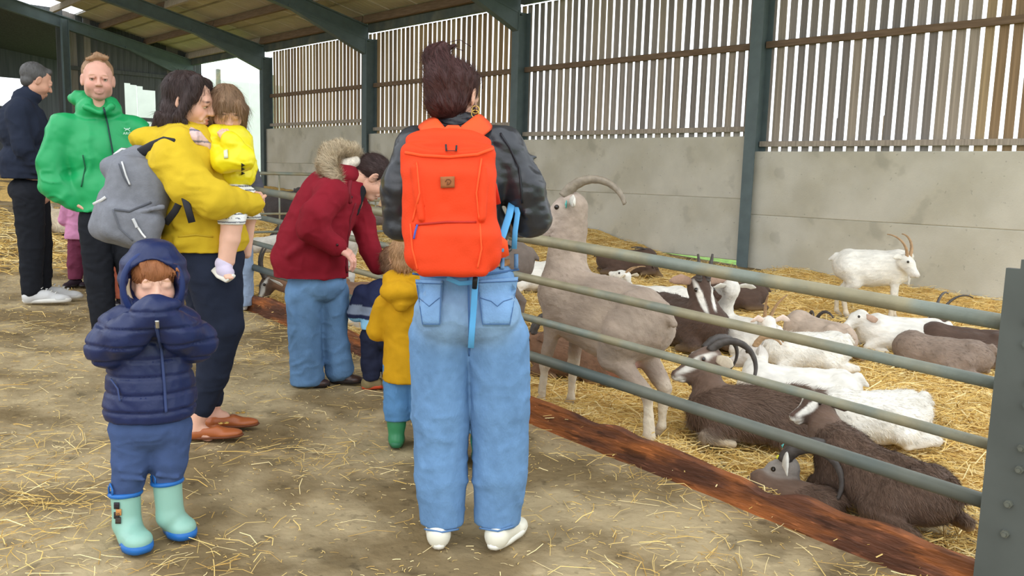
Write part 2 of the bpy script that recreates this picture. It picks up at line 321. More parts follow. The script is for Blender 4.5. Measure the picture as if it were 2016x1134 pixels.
# kickboard with a gnawed wavy top edge
M_kick = mat('old_red_board', (150, 88, 46), .6, var=.4, vs_=6, stretch=(3, 1, 5), bump=.6, bs=18, col2=(88, 54, 38), spec=.3, speck=((7, .60, .55), (12, .62, 1.5)))
M_kick2 = M_kick
def kick(y0, y1, lab, sd):
    ys = np.arange(y0, y1+.01, .03); V = []
    for yv in ys:
        P = np.array([[yv, sd, 0.]]); h = .138+.018*noise(P, 2.2, sd)[0]+.012*noise(P, 7, sd)[0]
        if sd == 1: h -= .045*math.exp(-((yv-1.62)/.09)**2)+.02*math.exp(-((yv-1.35)/.12)**2)
        z = gz(3, yv); b = noise(P, 9, sd+4)[0]*.004
        V += [(2.975, yv, z-.03), (2.975+b, yv, z+h-.008), (2.985, yv, z+h), (3.018, yv, z+h-.004), (3.022, yv, z-.03)]
    n = len(ys); F = [(5*i+k, 5*i+(k+1) % 5, 5*(i+1)+(k+1) % 5, 5*(i+1)+k) for i in range(n-1) for k in range(5)]+[(4, 3, 2, 1, 0), tuple(5*(n-1)+k for k in range(5))]
    g = Geo(); g.add(V, F); o = g.build('kick_board', M_kick, None, loc=(3, y0, gz(3, y0))); return prop(o, lab, 'board', 'boards along the bottom of the fence' if 0 else None)
kick(.45, 4.15, 'reddish brown board with chewed wavy top below the fence at the front right', 1)
kick(4.17, 7.6, 'darker worn board under the fence behind the bending person in the red coat', 2)
# hurdles crossing the pen
def hurdle(x0, x1, y, hs, lab, loop=False):
    e = empty('metal_hurdle', (x0, y, gz(x0, y)), lab, 'hurdle'); z = gz((x0+x1)/2, y)
    def P(x, h): return (x-x0, 0, z+h-gz(x0, y))
    g = Geo(); g.tube([P(x0, 0), P(x0, hs[0]-.06), P(x0+.06, hs[0]), P(x1-.06, hs[0]), P(x1, hs[0]-.06), P(x1, 0)], .017, 10); g.build('frame', M_galv, e, True)
    for h in hs[1:]: g = Geo(); g.tube([P(x0, h), P(x1, h)], .012, 8); g.build('rail', M_galv, e, True)
    for x in np.linspace(x0, x1, 4)[1:-1]: g = Geo(); g.tube([P(x, hs[-1]), P(x, hs[0])], .009, 6); g.build('bar', M_galv, e, True)
hurdle(3.15, 4.55, 7.75, (1.02, .82, .62, .44, .28), 'galvanised hurdle crossing the pen behind the carried girl')
hurdle(4.7, 6.6, 7.9, (.80, .62, .45, .3), 'lower galvanised hurdle seen between the bending woman and the orange backpack')
# outside the barn: pale shed, hedge
shed = empty('pale_shed', (14, 44, 1), 'pale grey metal shed outside the open end of the barn', 'building')
M_shed = mat('pale_cladding', (226, 228, 226), .7, var=.05, vs_=2)
for k in range(12): link('cladding_sheet', boxm('cladding_sheet', (.98, .05, 5.5), M_shed, .01), shed, (k-2, 0, 2.2))
for k in range(4): link('steel_frame', boxm('steel_frame', (.18, .18, 6), M_galv), shed, (k*3-1.4, -2.5, 2.2))
# ================================================================ SDF MODELLING (smooth unions meshed by surface nets)
def N3(v): v = np.asarray(v, float); return v/(np.linalg.norm(v)+1e-12)
def pd(pr, P):
    t = pr[0]
    if t == 'c':
        _, a, b, ra, rb, sq = pr[:6]
        if sq is not None:
            n, s = sq; n = N3(n); mid = (a+b)/2; f = (1/s-1)
            P = P+((P-mid)@n)[:, None]*n*f; a = a+n*((a-mid)@n)*f; b = b+n*((b-mid)@n)*f
        ba = b-a; pa = P-a; L = ba@ba+1e-12; h = np.clip(pa@ba/L, 0, 1); d = np.linalg.norm(pa-h[:, None]*ba, axis=1)-(ra+(rb-ra)*h)
        return d*((sq[1]+1)/2 if sq is not None else 1)
    if t == 'e':
        _, c, r, Rm = pr[:4]; q = P-c
        if Rm is not None: q = q@Rm
        k0 = np.linalg.norm(q/r, axis=1); k1 = np.linalg.norm(q/(r*r), axis=1)+1e-9; return np.where(k0 < 1e-6, -r.min(), k0*(k0-1)/k1)
    if t == 'b':
        _, c, hsz, Rm, rr = pr[:5]; q = P-c
        if Rm is not None: q = q@Rm
        q = np.abs(q)-(hsz-rr); return np.linalg.norm(np.maximum(q, 0), axis=1)+np.minimum(q.max(1), 0)-rr
def bounds(pr):
    if pr[0] == 'c': r = max(pr[3], pr[4]); return np.minimum(pr[1], pr[2])-r, np.maximum(pr[1], pr[2])+r
    r = np.linalg.norm(pr[2]) if pr[3] is not None else np.asarray(pr[2]); return pr[1]-r, pr[1]+r
class Sdf:
    KF = .8
    def __init__(s, col=(1, 1, 1), kf=None): s.kf = kf or Sdf.KF; s.p = []; s.col = col; s.paints = []; s.M = None
    def _x(s, v): return np.asarray(v, float)
    def c(s, a, b, ra, rb=None, k=.03, col=None, sq=None, sub=False, n=1): s.p.append((('c', s._x(a), s._x(b), ra, ra if rb is None else rb, sq), max(k*s.kf, .002), col if col is not None else s.col, sub)); return s
    def e(s, c, r, R=None, k=.03, col=None, sub=False): s.p.append((('e', s._x(c), np.asarray(r if not np.isscalar(r) else (r, r, r), float), R), max(k*s.kf, .002), col if col is not None else s.col, sub)); return s
    def b(s, c, h, R=None, rr=.01, k=.02, col=None, sub=False): s.p.append((('b', s._x(c), np.asarray(h, float), R, rr), max(k*s.kf, .002), col if col is not None else s.col, sub)); return s
    def chain(s, pts, rs, **kw):
        for i in range(len(pts)-1): s.c(pts[i], pts[i+1], rs[i], rs[i+1], **kw)
        return s
    def paint(s, c, r, col, R=None, soft=.25): s.paints.append((np.asarray(c, float), np.asarray(r if not np.isscalar(r) else (r, r, r), float), col, R, soft)); return s
    def mesh(s, vox, disp=None, colfn=None, cut=None):
        lo = np.min([bounds(p[0])[0] for p in s.p if not p[3]], 0)-vox*3; hi = np.max([bounds(p[0])[1] for p in s.p if not p[3]], 0)+vox*3
        dims = np.ceil((hi-lo)/vox).astype(int)+1; vol = np.full(dims, 1., np.float32)
        ax = [lo[i]+vox*np.arange(dims[i]) for i in range(3)]
        for pr, k, col, sub in s.p:
            b0, b1 = bounds(pr); i0 = np.maximum(((b0-k-lo)/vox).astype(int)-1, 0); i1 = np.minimum(((b1+k-lo)/vox).astype(int)+3, dims)
            if (i1 <= i0).any(): continue
            g = np.stack(np.meshgrid(*[ax[i][i0[i]:i1[i]] for i in range(3)], indexing='ij'), -1); sh = g.shape[:3]
            d = pd(pr, g.reshape(-1, 3)).reshape(sh); sl_ = tuple(slice(i0[i], i1[i]) for i in range(3)); v = vol[sl_]
            if sub: d = -d; h = np.maximum(k-np.abs(v-d), 0)/k; vol[sl_] = np.maximum(v, d)+h*h*k*.25
            else: h = np.maximum(k-np.abs(v-d), 0)/k; vol[sl_] = np.minimum(v, d)-h*h*k*.25
        if cut is not None:
            g = np.stack(np.meshgrid(*ax, indexing='ij'), -1); vol = np.maximum(vol, cut(g.reshape(-1, 3)).reshape(dims))
        V, F = nets(vol, lo, vox)
        W = np.zeros(len(V)); Cc = np.zeros((len(V), 3))
        for pr, k, col, sub in s.p:
            if sub: continue
            b0, b1 = bounds(pr); m = ((V > b0-.04) & (V < b1+.04)).all(1)
            if not m.any(): continue
            d = np.abs(pd(pr, V[m])); wq = np.exp(-(d/.012)); W[m] += wq; Cc[m] += wq[:, None]*np.asarray(col)
        Cc /= (W[:, None]+1e-9)
        for c, r, col, R, soft in s.paints:
            q = V-c
            if R is not None: q = q@R
            a = 1-sstep(1-soft, 1+soft, np.linalg.norm(q/r, axis=1)+.0*W); Cc = Cc*(1-a[:, None])+np.asarray(col)*a[:, None]
        if disp is not None: V = V+vnorm(V, F)*disp(V)[:, None]
        if colfn is not None: Cc = colfn(V, Cc)
        return V, F, Cc
def vnorm(V, F):
    n = np.cross(V[F[:, 2]]-V[F[:, 0]], V[F[:, 3]]-V[F[:, 1]]); o = np.zeros_like(V)
    for j in range(4): np.add.at(o, F[:, j], n)
    return o/(np.linalg.norm(o, axis=1)[:, None]+1e-12)
CO = np.array([(0, 0, 0), (1, 0, 0), (0, 1, 0), (1, 1, 0), (0, 0, 1), (1, 0, 1), (0, 1, 1), (1, 1, 1)])
ED = [(0, 1), (2, 3), (4, 5), (6, 7), (0, 2), (1, 3), (4, 6), (5, 7), (0, 4), (1, 5), (2, 6), (3, 7)]
def nets(vol, lo, vox):
    s = vol < 0; a = s[:-1, :-1, :-1]; al = a.copy(); an = a.copy()
    for c in CO[1:]:
        q = s[c[0]:c[0]+a.shape[0], c[1]:c[1]+a.shape[1], c[2]:c[2]+a.shape[2]]; al &= q; an |= q
    act = an & ~al; I = np.argwhere(act); vals = np.stack([vol[I[:, 0]+c[0], I[:, 1]+c[1], I[:, 2]+c[2]] for c in CO], 1)
    acc = np.zeros((len(I), 3)); cnt = np.zeros(len(I))
    for p, q in ED:
        v0, v1 = vals[:, p], vals[:, q]; m = (v0 < 0) != (v1 < 0); t = np.where(m, v0/np.where(m, v0-v1, 1), 0)
        acc += m[:, None]*(CO[p]+t[:, None]*(CO[q]-CO[p])); cnt += m
    V = lo+(I+acc/cnt[:, None])*vox
    idx = np.full(act.shape, -1, np.int64); idx[act] = np.arange(len(I)); F = []
    for ax in range(3):
        sh = [slice(None)]*3; s2 = [slice(None)]*3; sh[ax] = slice(0, -1); s2[ax] = slice(1, None)
        x = s[tuple(sh)] != s[tuple(s2)]; E = np.argwhere(x); u, v = (ax+1) % 3, (ax+2) % 3
        E = E[(E[:, u] > 0) & (E[:, v] > 0) & (E[:, u] < vol.shape[u]-1) & (E[:, v] < vol.shape[v]-1)]
        du = np.eye(3, dtype=int)[u]; dv = np.eye(3, dtype=int)[v]
        g = lambda Q: idx[Q[:, 0], Q[:, 1], Q[:, 2]]
        q = np.stack([g(E-du-dv), g(E-dv), g(E), g(E-du)], 1); flip = ~s[E[:, 0], E[:, 1], E[:, 2]]; q[flip] = q[flip][:, ::-1]; F.append(q)
    return V, np.concatenate(F)
def rotm(yaw=0, pitch=0, roll=0):
    """columns: forward x, left y, up z; yaw about z, pitch raises forward"""
    cy, sy, cp, sp, cr, sr = math.cos(yaw), math.sin(yaw), math.cos(pitch), math.sin(pitch), math.cos(roll), math.sin(roll)
    Rz = np.array([(cy, -sy, 0), (sy, cy, 0), (0, 0, 1)]); Ry = np.array([(cp, 0, -sp), (0, 1, 0), (sp, 0, cp)]); Rx = np.array([(1, 0, 0), (0, cr, -sr), (0, sr, cr)])
    return Rz@Ry@Rx
def sdfobj(name, S, vox, m, parent, disp=None, colfn=None, kind=None, off=None, cut=None):
    V, F, c = S.mesh(vox, disp, colfn, cut)
    if off is not None: V = V-np.asarray(off)
    return link(name, mesh_np(name, V, F, m, c), parent)
def hairs(V, F, C_, n, flow, L, W, jit=.35, lift=.3, seed=1, shade=.25, sel=None):
    r = np.random.default_rng(seed); Nn = vnorm(V, F); ids = np.arange(len(V)) if sel is None else np.nonzero(sel)[0]; i = r.choice(ids, n); P = V[i]+r.normal(0, .003, (n, 3)); nn = Nn[i]
    f = np.asarray(flow(P) if callable(flow) else np.tile(flow, (n, 1)), float); f = f-nn*(f*nn).sum(1)[:, None]; f = f/(np.linalg.norm(f, axis=1)[:, None]+1e-6)+r.normal(0, jit, (n, 3)); f = f/(np.linalg.norm(f, axis=1)[:, None]+1e-6)
    d1 = f+nn*lift; d1 /= np.linalg.norm(d1, axis=1)[:, None]; LL = r.uniform(.6, 1.2, (n, 1))*L; s = np.cross(d1, nn)*W/2; a = P-nn*.002; b = a+d1*LL*.5; e = b+(f+nn*lift*.2)*LL*.5
    VV = np.stack([a-s, a+s, b-s*.8, b+s*.8, e], 1).reshape(-1, 3); base = (np.arange(n)*5)[:, None]
    T = np.concatenate([base+np.array([[0, 1, 3]]), base+np.array([[0, 3, 2]]), base+np.array([[2, 3, 4]])])
    cc = C_[i]*r.uniform(1-shade, 1+shade, (n, 1)); return VV, T, np.repeat(cc, 5, 0)
# ================================================================ GOATS
M_fur = mat('goat_coat', attr=True, rough=.8, var=.13, vs_=14, bump=.5, bs=55, stretch=(.5, 1.3, 1), spec=.15, sheen=.1)
M_hair = mat('hair_strand', attr=True, rough=.6, var=.1, vs_=20, spec=.25)
M_horn = mat('horn', attr=True, rough=.5, var=.2, vs_=30, bump=.3, bs=50, spec=.35)
M_eye = mat('dark_eye', (34, 26, 18), .15, var=.1, spec=.6)
M_tagy = mat('yellow_tag', (226, 220, 60), .5, var=.05); M_tagt = mat('teal_tag', (90, 178, 170), .5, var=.05)
WHT = S2L((228, 223, 212)); CRM = S2L((216, 202, 178)); BRN = S2L((112, 90, 76)); DBR = S2L((84, 66, 56)); GRY = S2L((166, 148, 132)); TAN = S2L((206, 174, 132)); RBR = S2L((128, 96, 74)); BLK = S2L((58, 52, 50)); PNK = S2L((214, 160, 150)); HB = S2L((78, 72, 68)); HT = S2L((172, 140, 104))
NG = [0]
def pxpoint(px, py, xy):
    v = ray(px, py); t = (xy[0]*v[0]+xy[1]*v[1])/(v[0]**2+v[1]**2); return O+v*t
def goat(label, cen, head, sc, pose, hpx, hd, body=WHT, face=None, legc=None, belly=None, horn=None, stripes=None, tags=(), beard=.09, vox=.011, hat=None, ears=0.02, earc=None, zoff=.0, spread=0., furn=0, udder=False, neckr=1., fat=1., hlen=1., hsc=1., slope=0., paints=(), furl=.03, earw=1.):
    sc = sc*(.80 if pose == 'lie' else .92)
    c = hit(*cen) if len(cen) == 2 and cen[0] > 20 else np.array([cen[0], cen[1], 0.]); x, y = c[0], c[1]; z0 = gz(x, y)+zoff+(.03 if pose == 'lie' else .005)
    H = math.radians(head); face = body if face is None else face; legc = body if legc is None else legc; belly = body if belly is None else belly
    root = empty('goat', (x, y, z0), label, 'goat', 'goats in the straw pen', rz=H)
    fw = np.array([math.cos(H), math.sin(H)]); hxy = hat if hat is not None else (x+fw[0]*.46*sc, y+fw[1]*.46*sc)
    hp = pxpoint(*hpx, hxy)-np.array([x, y, z0]); Ri = rotm(-H); hp = Ri@hp/sc          # poll in local units
    S = Sdf(body); lie = pose == 'lie'; zc = .185 if lie else .60; zr = .84 if lie else 1.
    wy = (1.15 if lie else 1)*fat
    def Z(x, z): return z+slope*(x)
    S.e((.22, 0, Z(.22, zc)), (.20, .135*wy, .185*zr), k=.05); S.e((0, 0, Z(0, zc-.015)), (.33, .175*wy, .20*zr), k=.08, col=body); S.e((-.10, 0, Z(-.1, zc-.04)), (.25, .17*wy, .185*zr), k=.06, col=belly)
    S.e((-.28, 0, Z(-.28, zc+.01)), (.17, .145*wy, .175*zr), k=.06); S.c((.27, 0, Z(.27, zc+.155*zr)), (-.30, 0, Z(-.3, zc+.15*zr)), .03, .035, k=.06)
    for sd in (-1, 1): S.c((-.26, sd*.085, Z(-.26, zc+.13*zr)), (-.34, sd*.06, Z(-.34, zc+.09*zr)), .038, .036, k=.05)
    S.c((-.41, 0, Z(-.41, zc+.12)), (-.48, 0, Z(-.48, zc+.06)), .032, .015, k=.03)
    for sd in (-1, 1):
        if lie:
            S.c((.2, sd*.10, .14), (.34, sd*.13, .065), .07, .04, k=.05); S.c((.34, sd*.13, .06), (.17, sd*.15, .03), .034, .024, k=.02, col=legc)
            S.c((-.2, sd*.13, .15), (-.12, sd*.19, .10), .11, .07, k=.06); S.c((-.12, sd*.19, .09), (-.38, sd*.2, .05), .06, .034, k=.03); S.c((-.38, sd*.2, .045), (-.12, sd*.23, .03), .03, .022, k=.02, col=legc)
        else:
            f = spread+(.03 if sd > 0 else -.03); sh = (.23+f*.3, sd*.085, Z(.23, .5)); kn = (.235+f*.8, sd*.085, .27); ft = (.23+f, sd*.085, .07)
            S.c((.21, sd*.09, Z(.21, .62)), sh, .085, .06, k=.05); S.c(sh, kn, .05, .031, k=.04); S.c(kn, ft, .028, .022, k=.02, col=legc); S.e(kn, (.03, .03, .035), k=.02, col=legc); S.c(ft, (.245+f, sd*.085, .035), .026, .024, k=.02, col=legc); S.c((.25+f, sd*.085, .035), (.265+f, sd*.085, .015), .026, .028, k=.01, col=S2L((120, 105, 88)))
            g = -spread-(.04 if sd > 0 else -.04); S.c((-.27, sd*.09, Z(-.27, .58)), (-.2, sd*.11, .42), .115, .075, k=.06); S.c((-.2, sd*.105, .42), (-.34+g*.6, sd*.09, .27), .062, .034, k=.04); S.c((-.34+g*.6, sd*.09, .27), (-.31+g, sd*.09, .08), .028, .022, k=.02, col=legc); S.c((-.31+g, sd*.09, .07), (-.29+g, sd*.09, .035), .026, .024, k=.02, col=legc); S.c((-.285+g, sd*.09, .035), (-.27+g, sd*.09, .015), .026, .028, k=.01, col=S2L((120, 105, 88)))
    if udder: S.e((-.15, 0, Z(-.15, zc-.23)), (.09, .08, .07), k=.03, col=PNK); S.c((-.14, .04, .36), (-.13, .04, .30), .018, .012, k=.01, col=PNK); S.c((-.16, -.04, .36), (-.15, -.04, .29), .018, .012, k=.01, col=PNK)
    A, B = math.radians(hd[0])-H, math.radians(hd[1]); RH = rotm(A, B, math.radians(hd[2]) if len(hd) > 2 else 0); hs = 1.12*hsc
    def h(p): return hp+RH@(np.asarray(p, float)*hs)
    nb = np.array([.27, 0, Z(.27, zc+.06)]); nk = h((-.01, 0, -.03)); mid = (nb*.5+nk*.5)+np.array([.03, 0, -.02])
    S.c(nb, mid, .135*neckr, .085*neckr, k=.08); S.c(mid, nk, .083*neckr, .066*neckr, k=.05)
    S.c(h((0, 0, 0)), h((.06, 0, -.005)), .062*hs, .052*hs, k=.03, col=face); S.c(h((.05, 0, -.01)), h((.175, 0, -.045)), .047*hs, .032*hs, k=.03, col=face)
    S.c(h((.0, 0, -.045)), h((.15, 0, -.07)), .045*hs, .023*hs, k=.03, col=face); S.e(h((.185, 0, -.045)), (.026*hs, .028*hs, .024*hs), R=RH, k=.015, col=tuple(np.array(face)*.85+np.array(PNK)*.12))
    for sd in (-1, 1): S.e(h((.055, sd*.043, .022)), .017*hs, k=.015, col=face); S.e(h((.2, sd*.013, -.042)), .007*hs, k=.006, sub=True)
    S.c(h((.13, .03, -.068)), h((.195, .0, -.066)), .004, k=.006, sub=True); S.c(h((.13, -.03, -.068)), h((.195, 0, -.066)), .004, k=.006, sub=True)
    if beard: S.c(h((.12, 0, -.09)), h((.12, 0, -.09))+np.array([-.0, 0, -beard]), .018, .006, k=.02, col=tuple(np.array(face)*.9))
    for st in (stripes or ()):
        if st == 'cheek':
            for sd in (-1, 1): S.paint(h((.10, sd*.036, .005)), np.array([.115, .014, .028])*hs, WHT, R=RH@rotm(sd*-.12, -.22))
            S.paint(h((.19, 0, -.065)), np.array([.045, .06, .03])*hs, WHT, R=RH)
        if st == 'grey': S.paint(h((.16, 0, -.03)), np.array([.08, .06, .05])*hs, S2L((190, 182, 176)), R=RH)
    for p_, r_, c_ in paints: S.paint(p_, r_, c_)
    sd_ = NG[0]; NG[0] += 1
    dv = lambda V: .006*noise(V, 9, sd_)+.0025*noise(V*np.array([1, 2, 2]), 30, sd_+1)+.0012*noise(V, 90, sd_+2)
    def cf(V, c):
        n = noise(V*np.array([1, 2.2, 2.2]), 22, sd_+3); n2 = noise(V, 5, sd_+4); c = c*(1+.10*n+.08*n2)[:, None]
        if lie: dirt = sstep(.10, .0, V[:, 2]); c = c*(1-.25*dirt[:, None])+np.array(S2L((190, 160, 100)))*.25*dirt[:, None]
        return np.clip(c, 0, 1)
    V, F, cc = S.mesh(vox/sc, dv, cf); b = link('body', mesh_np('goat_body', V*sc, F, M_fur, cc), root)
    if furn:
        sel = (V[:, 2] > .06) & (np.linalg.norm(V-h((.07, 0, -.03)), axis=1) > .17*hs); f2 = lambda P: np.stack([-np.ones(len(P)), np.zeros(len(P)), -.5-.6*np.abs(P[:, 1])/.15], 1)
        hv, hf, hc = hairs(V*sc, F, cc, furn, f2, furl, .0022, seed=sd_, jit=.3, lift=.22, shade=.35, sel=sel); o = link('coat_hair', mesh_np('coat_hair', hv, hf, M_hair, hc), b); o['kind'] = 'stuff'
    # ears
    for sd in (-1, 1):
        g = Geo(); g.col = earc if earc is not None else tuple(np.array(face)*.95); e0 = h((-.01, sd*.045, .012)); ew = earw; pts = [e0, h((-.02, sd*(.045+.03*ew), .012+ears*.5)), h((-.03, sd*(.045+.07*ew), .012+ears)), h((-.035, sd*(.045+.105*ew), ears*.8)), h((-.035, sd*(.045+.135*ew), ears*.4))]
        g.tube([p*sc for p in pts], [.012*hs*sc, .024*hs*sc*ew, .030*hs*sc*ew, .023*hs*sc*ew, .005*hs*sc], 10, .28, up=RH@np.array([.8, 0, .6])); g.build('ear', M_fur, b, True, color=True)
    for sd, mt, dx in tags:
        g = Geo(); p = h((-.0, sd*(.115+dx), .012+ears))*sc; nrm = RH@np.array([.75, 0, .55]); u2 = N3(np.cross(nrm, (0, 0, 1))); v2 = np.cross(nrm, u2); q = .021*sc
        g.tube([p+nrm*.008, p+nrm*.013], q, 12, 1); g.tube([p+nrm*.013, p+nrm*.018], q*.3, 8); g.build('ear_tag', mt, b)
    for sd in (-1, 1):
        g = Geo(); p = h((.055, sd*.052, .022))*sc; me = bpy.data.meshes.new('eye'); bm = bmesh.new(); bmesh.ops.create_uvsphere(bm, u_segments=10, v_segments=8, radius=.0125*hs*sc); bm.to_mesh(me); bm.free(); me.materials.append(M_eye); link('eye', me, b, loc=tuple(p))
    if horn:
        L, Rc, r0, spl, hc, tw = (tuple(horn)+(.35,))[:6]
        for sd in (-1, 1):
            pts = []; rs = []; n = 40; b0 = np.array([.0, sd*.025, .045])
            for i in range(n+1):
                s_ = i/n; t = L/Rc*s_; q_ = (-Rc*(1-math.cos(t)), Rc*math.sin(t)); p = b0+np.array([q_[0]*math.cos(tw)-q_[1]*math.sin(tw), sd*spl*s_**1.15, q_[1]*math.cos(tw)+q_[0]*math.sin(tw)]); pts.append(h(p)*sc); rs.append(sc*(r0*(1-.72*s_)+.0012*math.sin(s_*55)*(1-s_)))
            g = Geo(); g.col = hc; g.tube(pts, rs, 10, 1.35, up=RH@np.array([1, 0, .2])); g.build('horn', M_horn, b, True, color=True)
    return root
goat('tall grey-beige goat at the rails, neck stretched up, long swept-back horns', (3.28, 2.79), 86, 1.09, 'stand', (1122, 402), (128, -36), body=GRY, fat=.9, legc=CRM, face=S2L((176, 160, 148)), belly=S2L((186, 166, 146)), horn=(.37, .155, .024, .07, S2L((140, 128, 112)), 1.1), tags=((1, M_tagt, -.03), (-1, M_tagt, -.03)), beard=.16, hat=(3.20, 3.22), spread=.09, udder=True, slope=.10, neckr=1.12, vox=.009, furn=5000, furl=.014, ears=-.01, earc=WHT)
goat('dark brown goat with curved black horns lying in front of the upright-necked white goat', (3.76, 2.16), 141, 1.02, 'lie', (1396, 706), (150, -12), hsc=1.15, body=BRN, face=S2L((120, 100, 88)), legc=CRM, horn=(.36, .115, .024, .09, HB, .8), stripes=('cheek',), beard=.03, vox=.009, furn=26000, hat=(3.62, 2.46), ears=-.01, tags=((-1, M_tagt, 0),), earc=CRM, furl=.05)
goat('large chocolate brown goat nearest the steel post, its dark head raised to the left', (3.42, 1.36), 72, .96, 'lie', (1612, 792), (166, -6), body=BRN, face=DBR, stripes=('cheek',), beard=0, vox=.009, furn=30000, hat=(3.58, 1.86), horn=None, ears=-.0, furl=.03, neckr=1.1)
goat('grey-headed goat by the chewed board with big black horns and tagged white ears', (3.26, 1.66), 100, .60, 'lie', (1550, 922), (112, -20), body=BRN, face=S2L((150, 142, 134)), earc=WHT, horn=(.46, .14, .048, .10, HB, .7), tags=((-1, M_tagt, -.02), (1, M_tagy, -.02)), beard=0, vox=.009, hat=(3.22, 1.84), ears=.07, earw=1.3, hsc=1.65, furn=5000, zoff=-.10)
goat('dark brown and white-striped goat lying facing the camera with two upright horns', (1345, 688), -112, 1.35, 'lie', (1378, 562), (-118, -38), body=DBR, face=DBR, horn=(.15, .34, .024, .02, HB), stripes=('cheek',), beard=.14, vox=.011, hsc=1.1, hat=(5.15, 3.85), furn=8000, ears=.01, earc=S2L((170, 140, 120)), furl=.03)
goat('reddish brown goat with a black horn lying behind the grey standing goat', (3.85, 3.45), 125, .95, 'lie', (1052, 668), (150, -15), body=RBR, face=RBR, horn=(.4, .16, .02, .08, HB), vox=.012, hat=(3.55, 3.8), furn=5000)
goat('white goat lying just behind the person in the leather jacket, near the far rails', (1045, 578), -43, 1.1, 'lie', (1140, 552), (-40, -20), body=WHT, horn=(.4, .2, .018, .06, HB), vox=.013, zoff=0)
goat('hornless white goat lying with its slim neck raised, behind the grey standing goat', (1290, 628), 150, 1.0, 'lie', (1232, 545), (95, 18), body=WHT, horn=(.2, .2, .010, .04, HT), vox=.012, beard=0, neckr=.85, earc=CRM)
goat('dark reddish brown goat resting far back by the concrete wall', (1235, 545), -43, 1.15, 'lie', (1282, 528), (-35, -25), body=DBR, horn=(.4, .2, .018, .06, HB), vox=.016, beard=0)
goat('white goat lying facing away with its ears held out, right of the dark striped goat', (1458, 705), 78, 1.05, 'lie', (1440, 566), (60, 5), body=WHT, vox=.011, beard=0, neckr=.9, horn=None, ears=.01, hat=(5.5, 3.55), hsc=1.1)
goat('dark brown goat mostly hidden behind the white goat that faces away', (1445, 612), 136, .95, 'lie', (1402, 585), (136, -20), body=DBR, vox=.015, beard=0)
goat('white goat lying facing away with spread ears and one thin tan horn', (1585, 738), 152, 1.0, 'lie', (1512, 636), (62, -12), body=WHT, horn=(.24, .3, .016, .06, HT), vox=.011, beard=0, neckr=.8, furn=5000, ears=.03, hat=(5.4, 3.2), earc=S2L((236, 214, 200)))
goat('white goat with a long upright neck and a short curled tan horn', (1565, 826), 128, 1.0, 'lie', (1491, 694), (112, -12), body=WHT, face=S2L((214, 206, 196)), horn=(.22, .09, .020, .03, HT), vox=.010, beard=0, hat=(4.35, 2.75), neckr=.95, ears=.03)
goat('beige goat lying with its back turned and dark curled horns', (1606, 705), 66, 1.05, 'lie', (1600, 648), (50, -20), body=S2L((186, 166, 148)), face=DBR, horn=(.3, .13, .02, .06, HB), vox=.012, beard=0)
goat('white goat lying behind the large chocolate brown goat', (1708, 880), 150, .98, 'lie', (1632, 800), (165, -20), body=WHT, vox=.011, beard=0, ears=.06, hat=(4.15, 2.2), furn=5000)
goat('white horned goat standing by the concrete wall looking at the camera', (1712, 630), -58, 1.02, 'stand', (1783, 512), (-100, -32), body=WHT, legc=CRM, horn=(.30, .17, .016, .10, HT), vox=.012, beard=.14, furn=4000, hat=(8.85, 3.35), fat=1.15)
goat('hornless white goat lying in front of the standing white goat, head to the left', (1772, 702), 128, 1.08, 'lie', (1695, 622), (150, -18), body=WHT, vox=.011, beard=.09, earc=S2L((200, 170, 150)), hat=(6.85, 3.15), ears=-.03)
goat('dark brown white-striped goat lying behind the curled up grey-brown goat', (1893, 722), 112, 1.05, 'lie', (1850, 626), (163, -12), hsc=1.2, body=DBR, face=DBR, stripes=('cheek',), horn=(.3, .16, .016, .08, HB), vox=.012, beard=0, ears=0, hat=(7.7, 2.65))
goat('curled up grey-brown goat with its head tucked away', (1848, 742), 104, 1.0, 'lie', (1895, 712), (20, -40), body=S2L((142, 124, 110)), vox=.012, beard=0, furn=5000, hat=(7.1, 2.35))
goat('tan goat standing partly behind the grey steel post at the right', (5.06, 1.02), -40, 1.0, 'stand', (2180, 700), (-40, -10), body=TAN, legc=CRM, vox=.012, hat=(5.4, .75))
goat('white goat with a black shoulder standing behind the rails left of the bending person', (3.72, 6.25), -88, 1.05, 'stand', (470, 480), (150, -20), body=WHT, vox=.014, hat=(3.6, 6.9), paints=(((.1, 0, .78), (.28, .3, .10), BLK),))
goat('brown goat with a black and white face poking its muzzle under the bottom rail', (3.50, 5.62), 112, 1.0, 'lie', (530, 552), (162, -52), body=RBR, face=S2L((96, 78, 66)), stripes=('cheek',), horn=(.3, .25, .020, .05, HB), vox=.010, hat=(3.18, 6.15), earc=WHT, ears=-.09, beard=0)
goat('black goat standing far behind the bending person', (4.9, 8.7), -30, 1.1, 'stand', (590, 380), (-30, 10), body=BLK, vox=.016)
goat('white goat lying against the fence between the bending person and the toddler', (3.48, 4.95), -92, 1.0, 'lie', (760, 640), (-90, -15), body=WHT, vox=.011, hat=(3.5, 4.4), zoff=.02)
goat('tan goat lying behind the white one between the bending person and the toddler', (3.95, 5.35), 100, 1.0, 'lie', (655, 560), (100, -15), body=S2L((176, 140, 110)), vox=.014)
goat('grey-brown goat with white flecks standing behind the toddlers', (4.35, 4.95), 130, 1.0, 'stand', (752, 418), (150, -10), body=S2L((112, 100, 92)), vox=.013, horn=(.25, .15, .018, .06, HT), hat=(4.15, 5.25), slope=.08)
goat('cream long-haired goat at the far left, behind the person in the navy jacket', (112, 462), 150, 1.0, 'lie', (95, 412), (150, -30), body=CRM, vox=.016, furn=5000, furl=.09)
Sdf.KF = .45
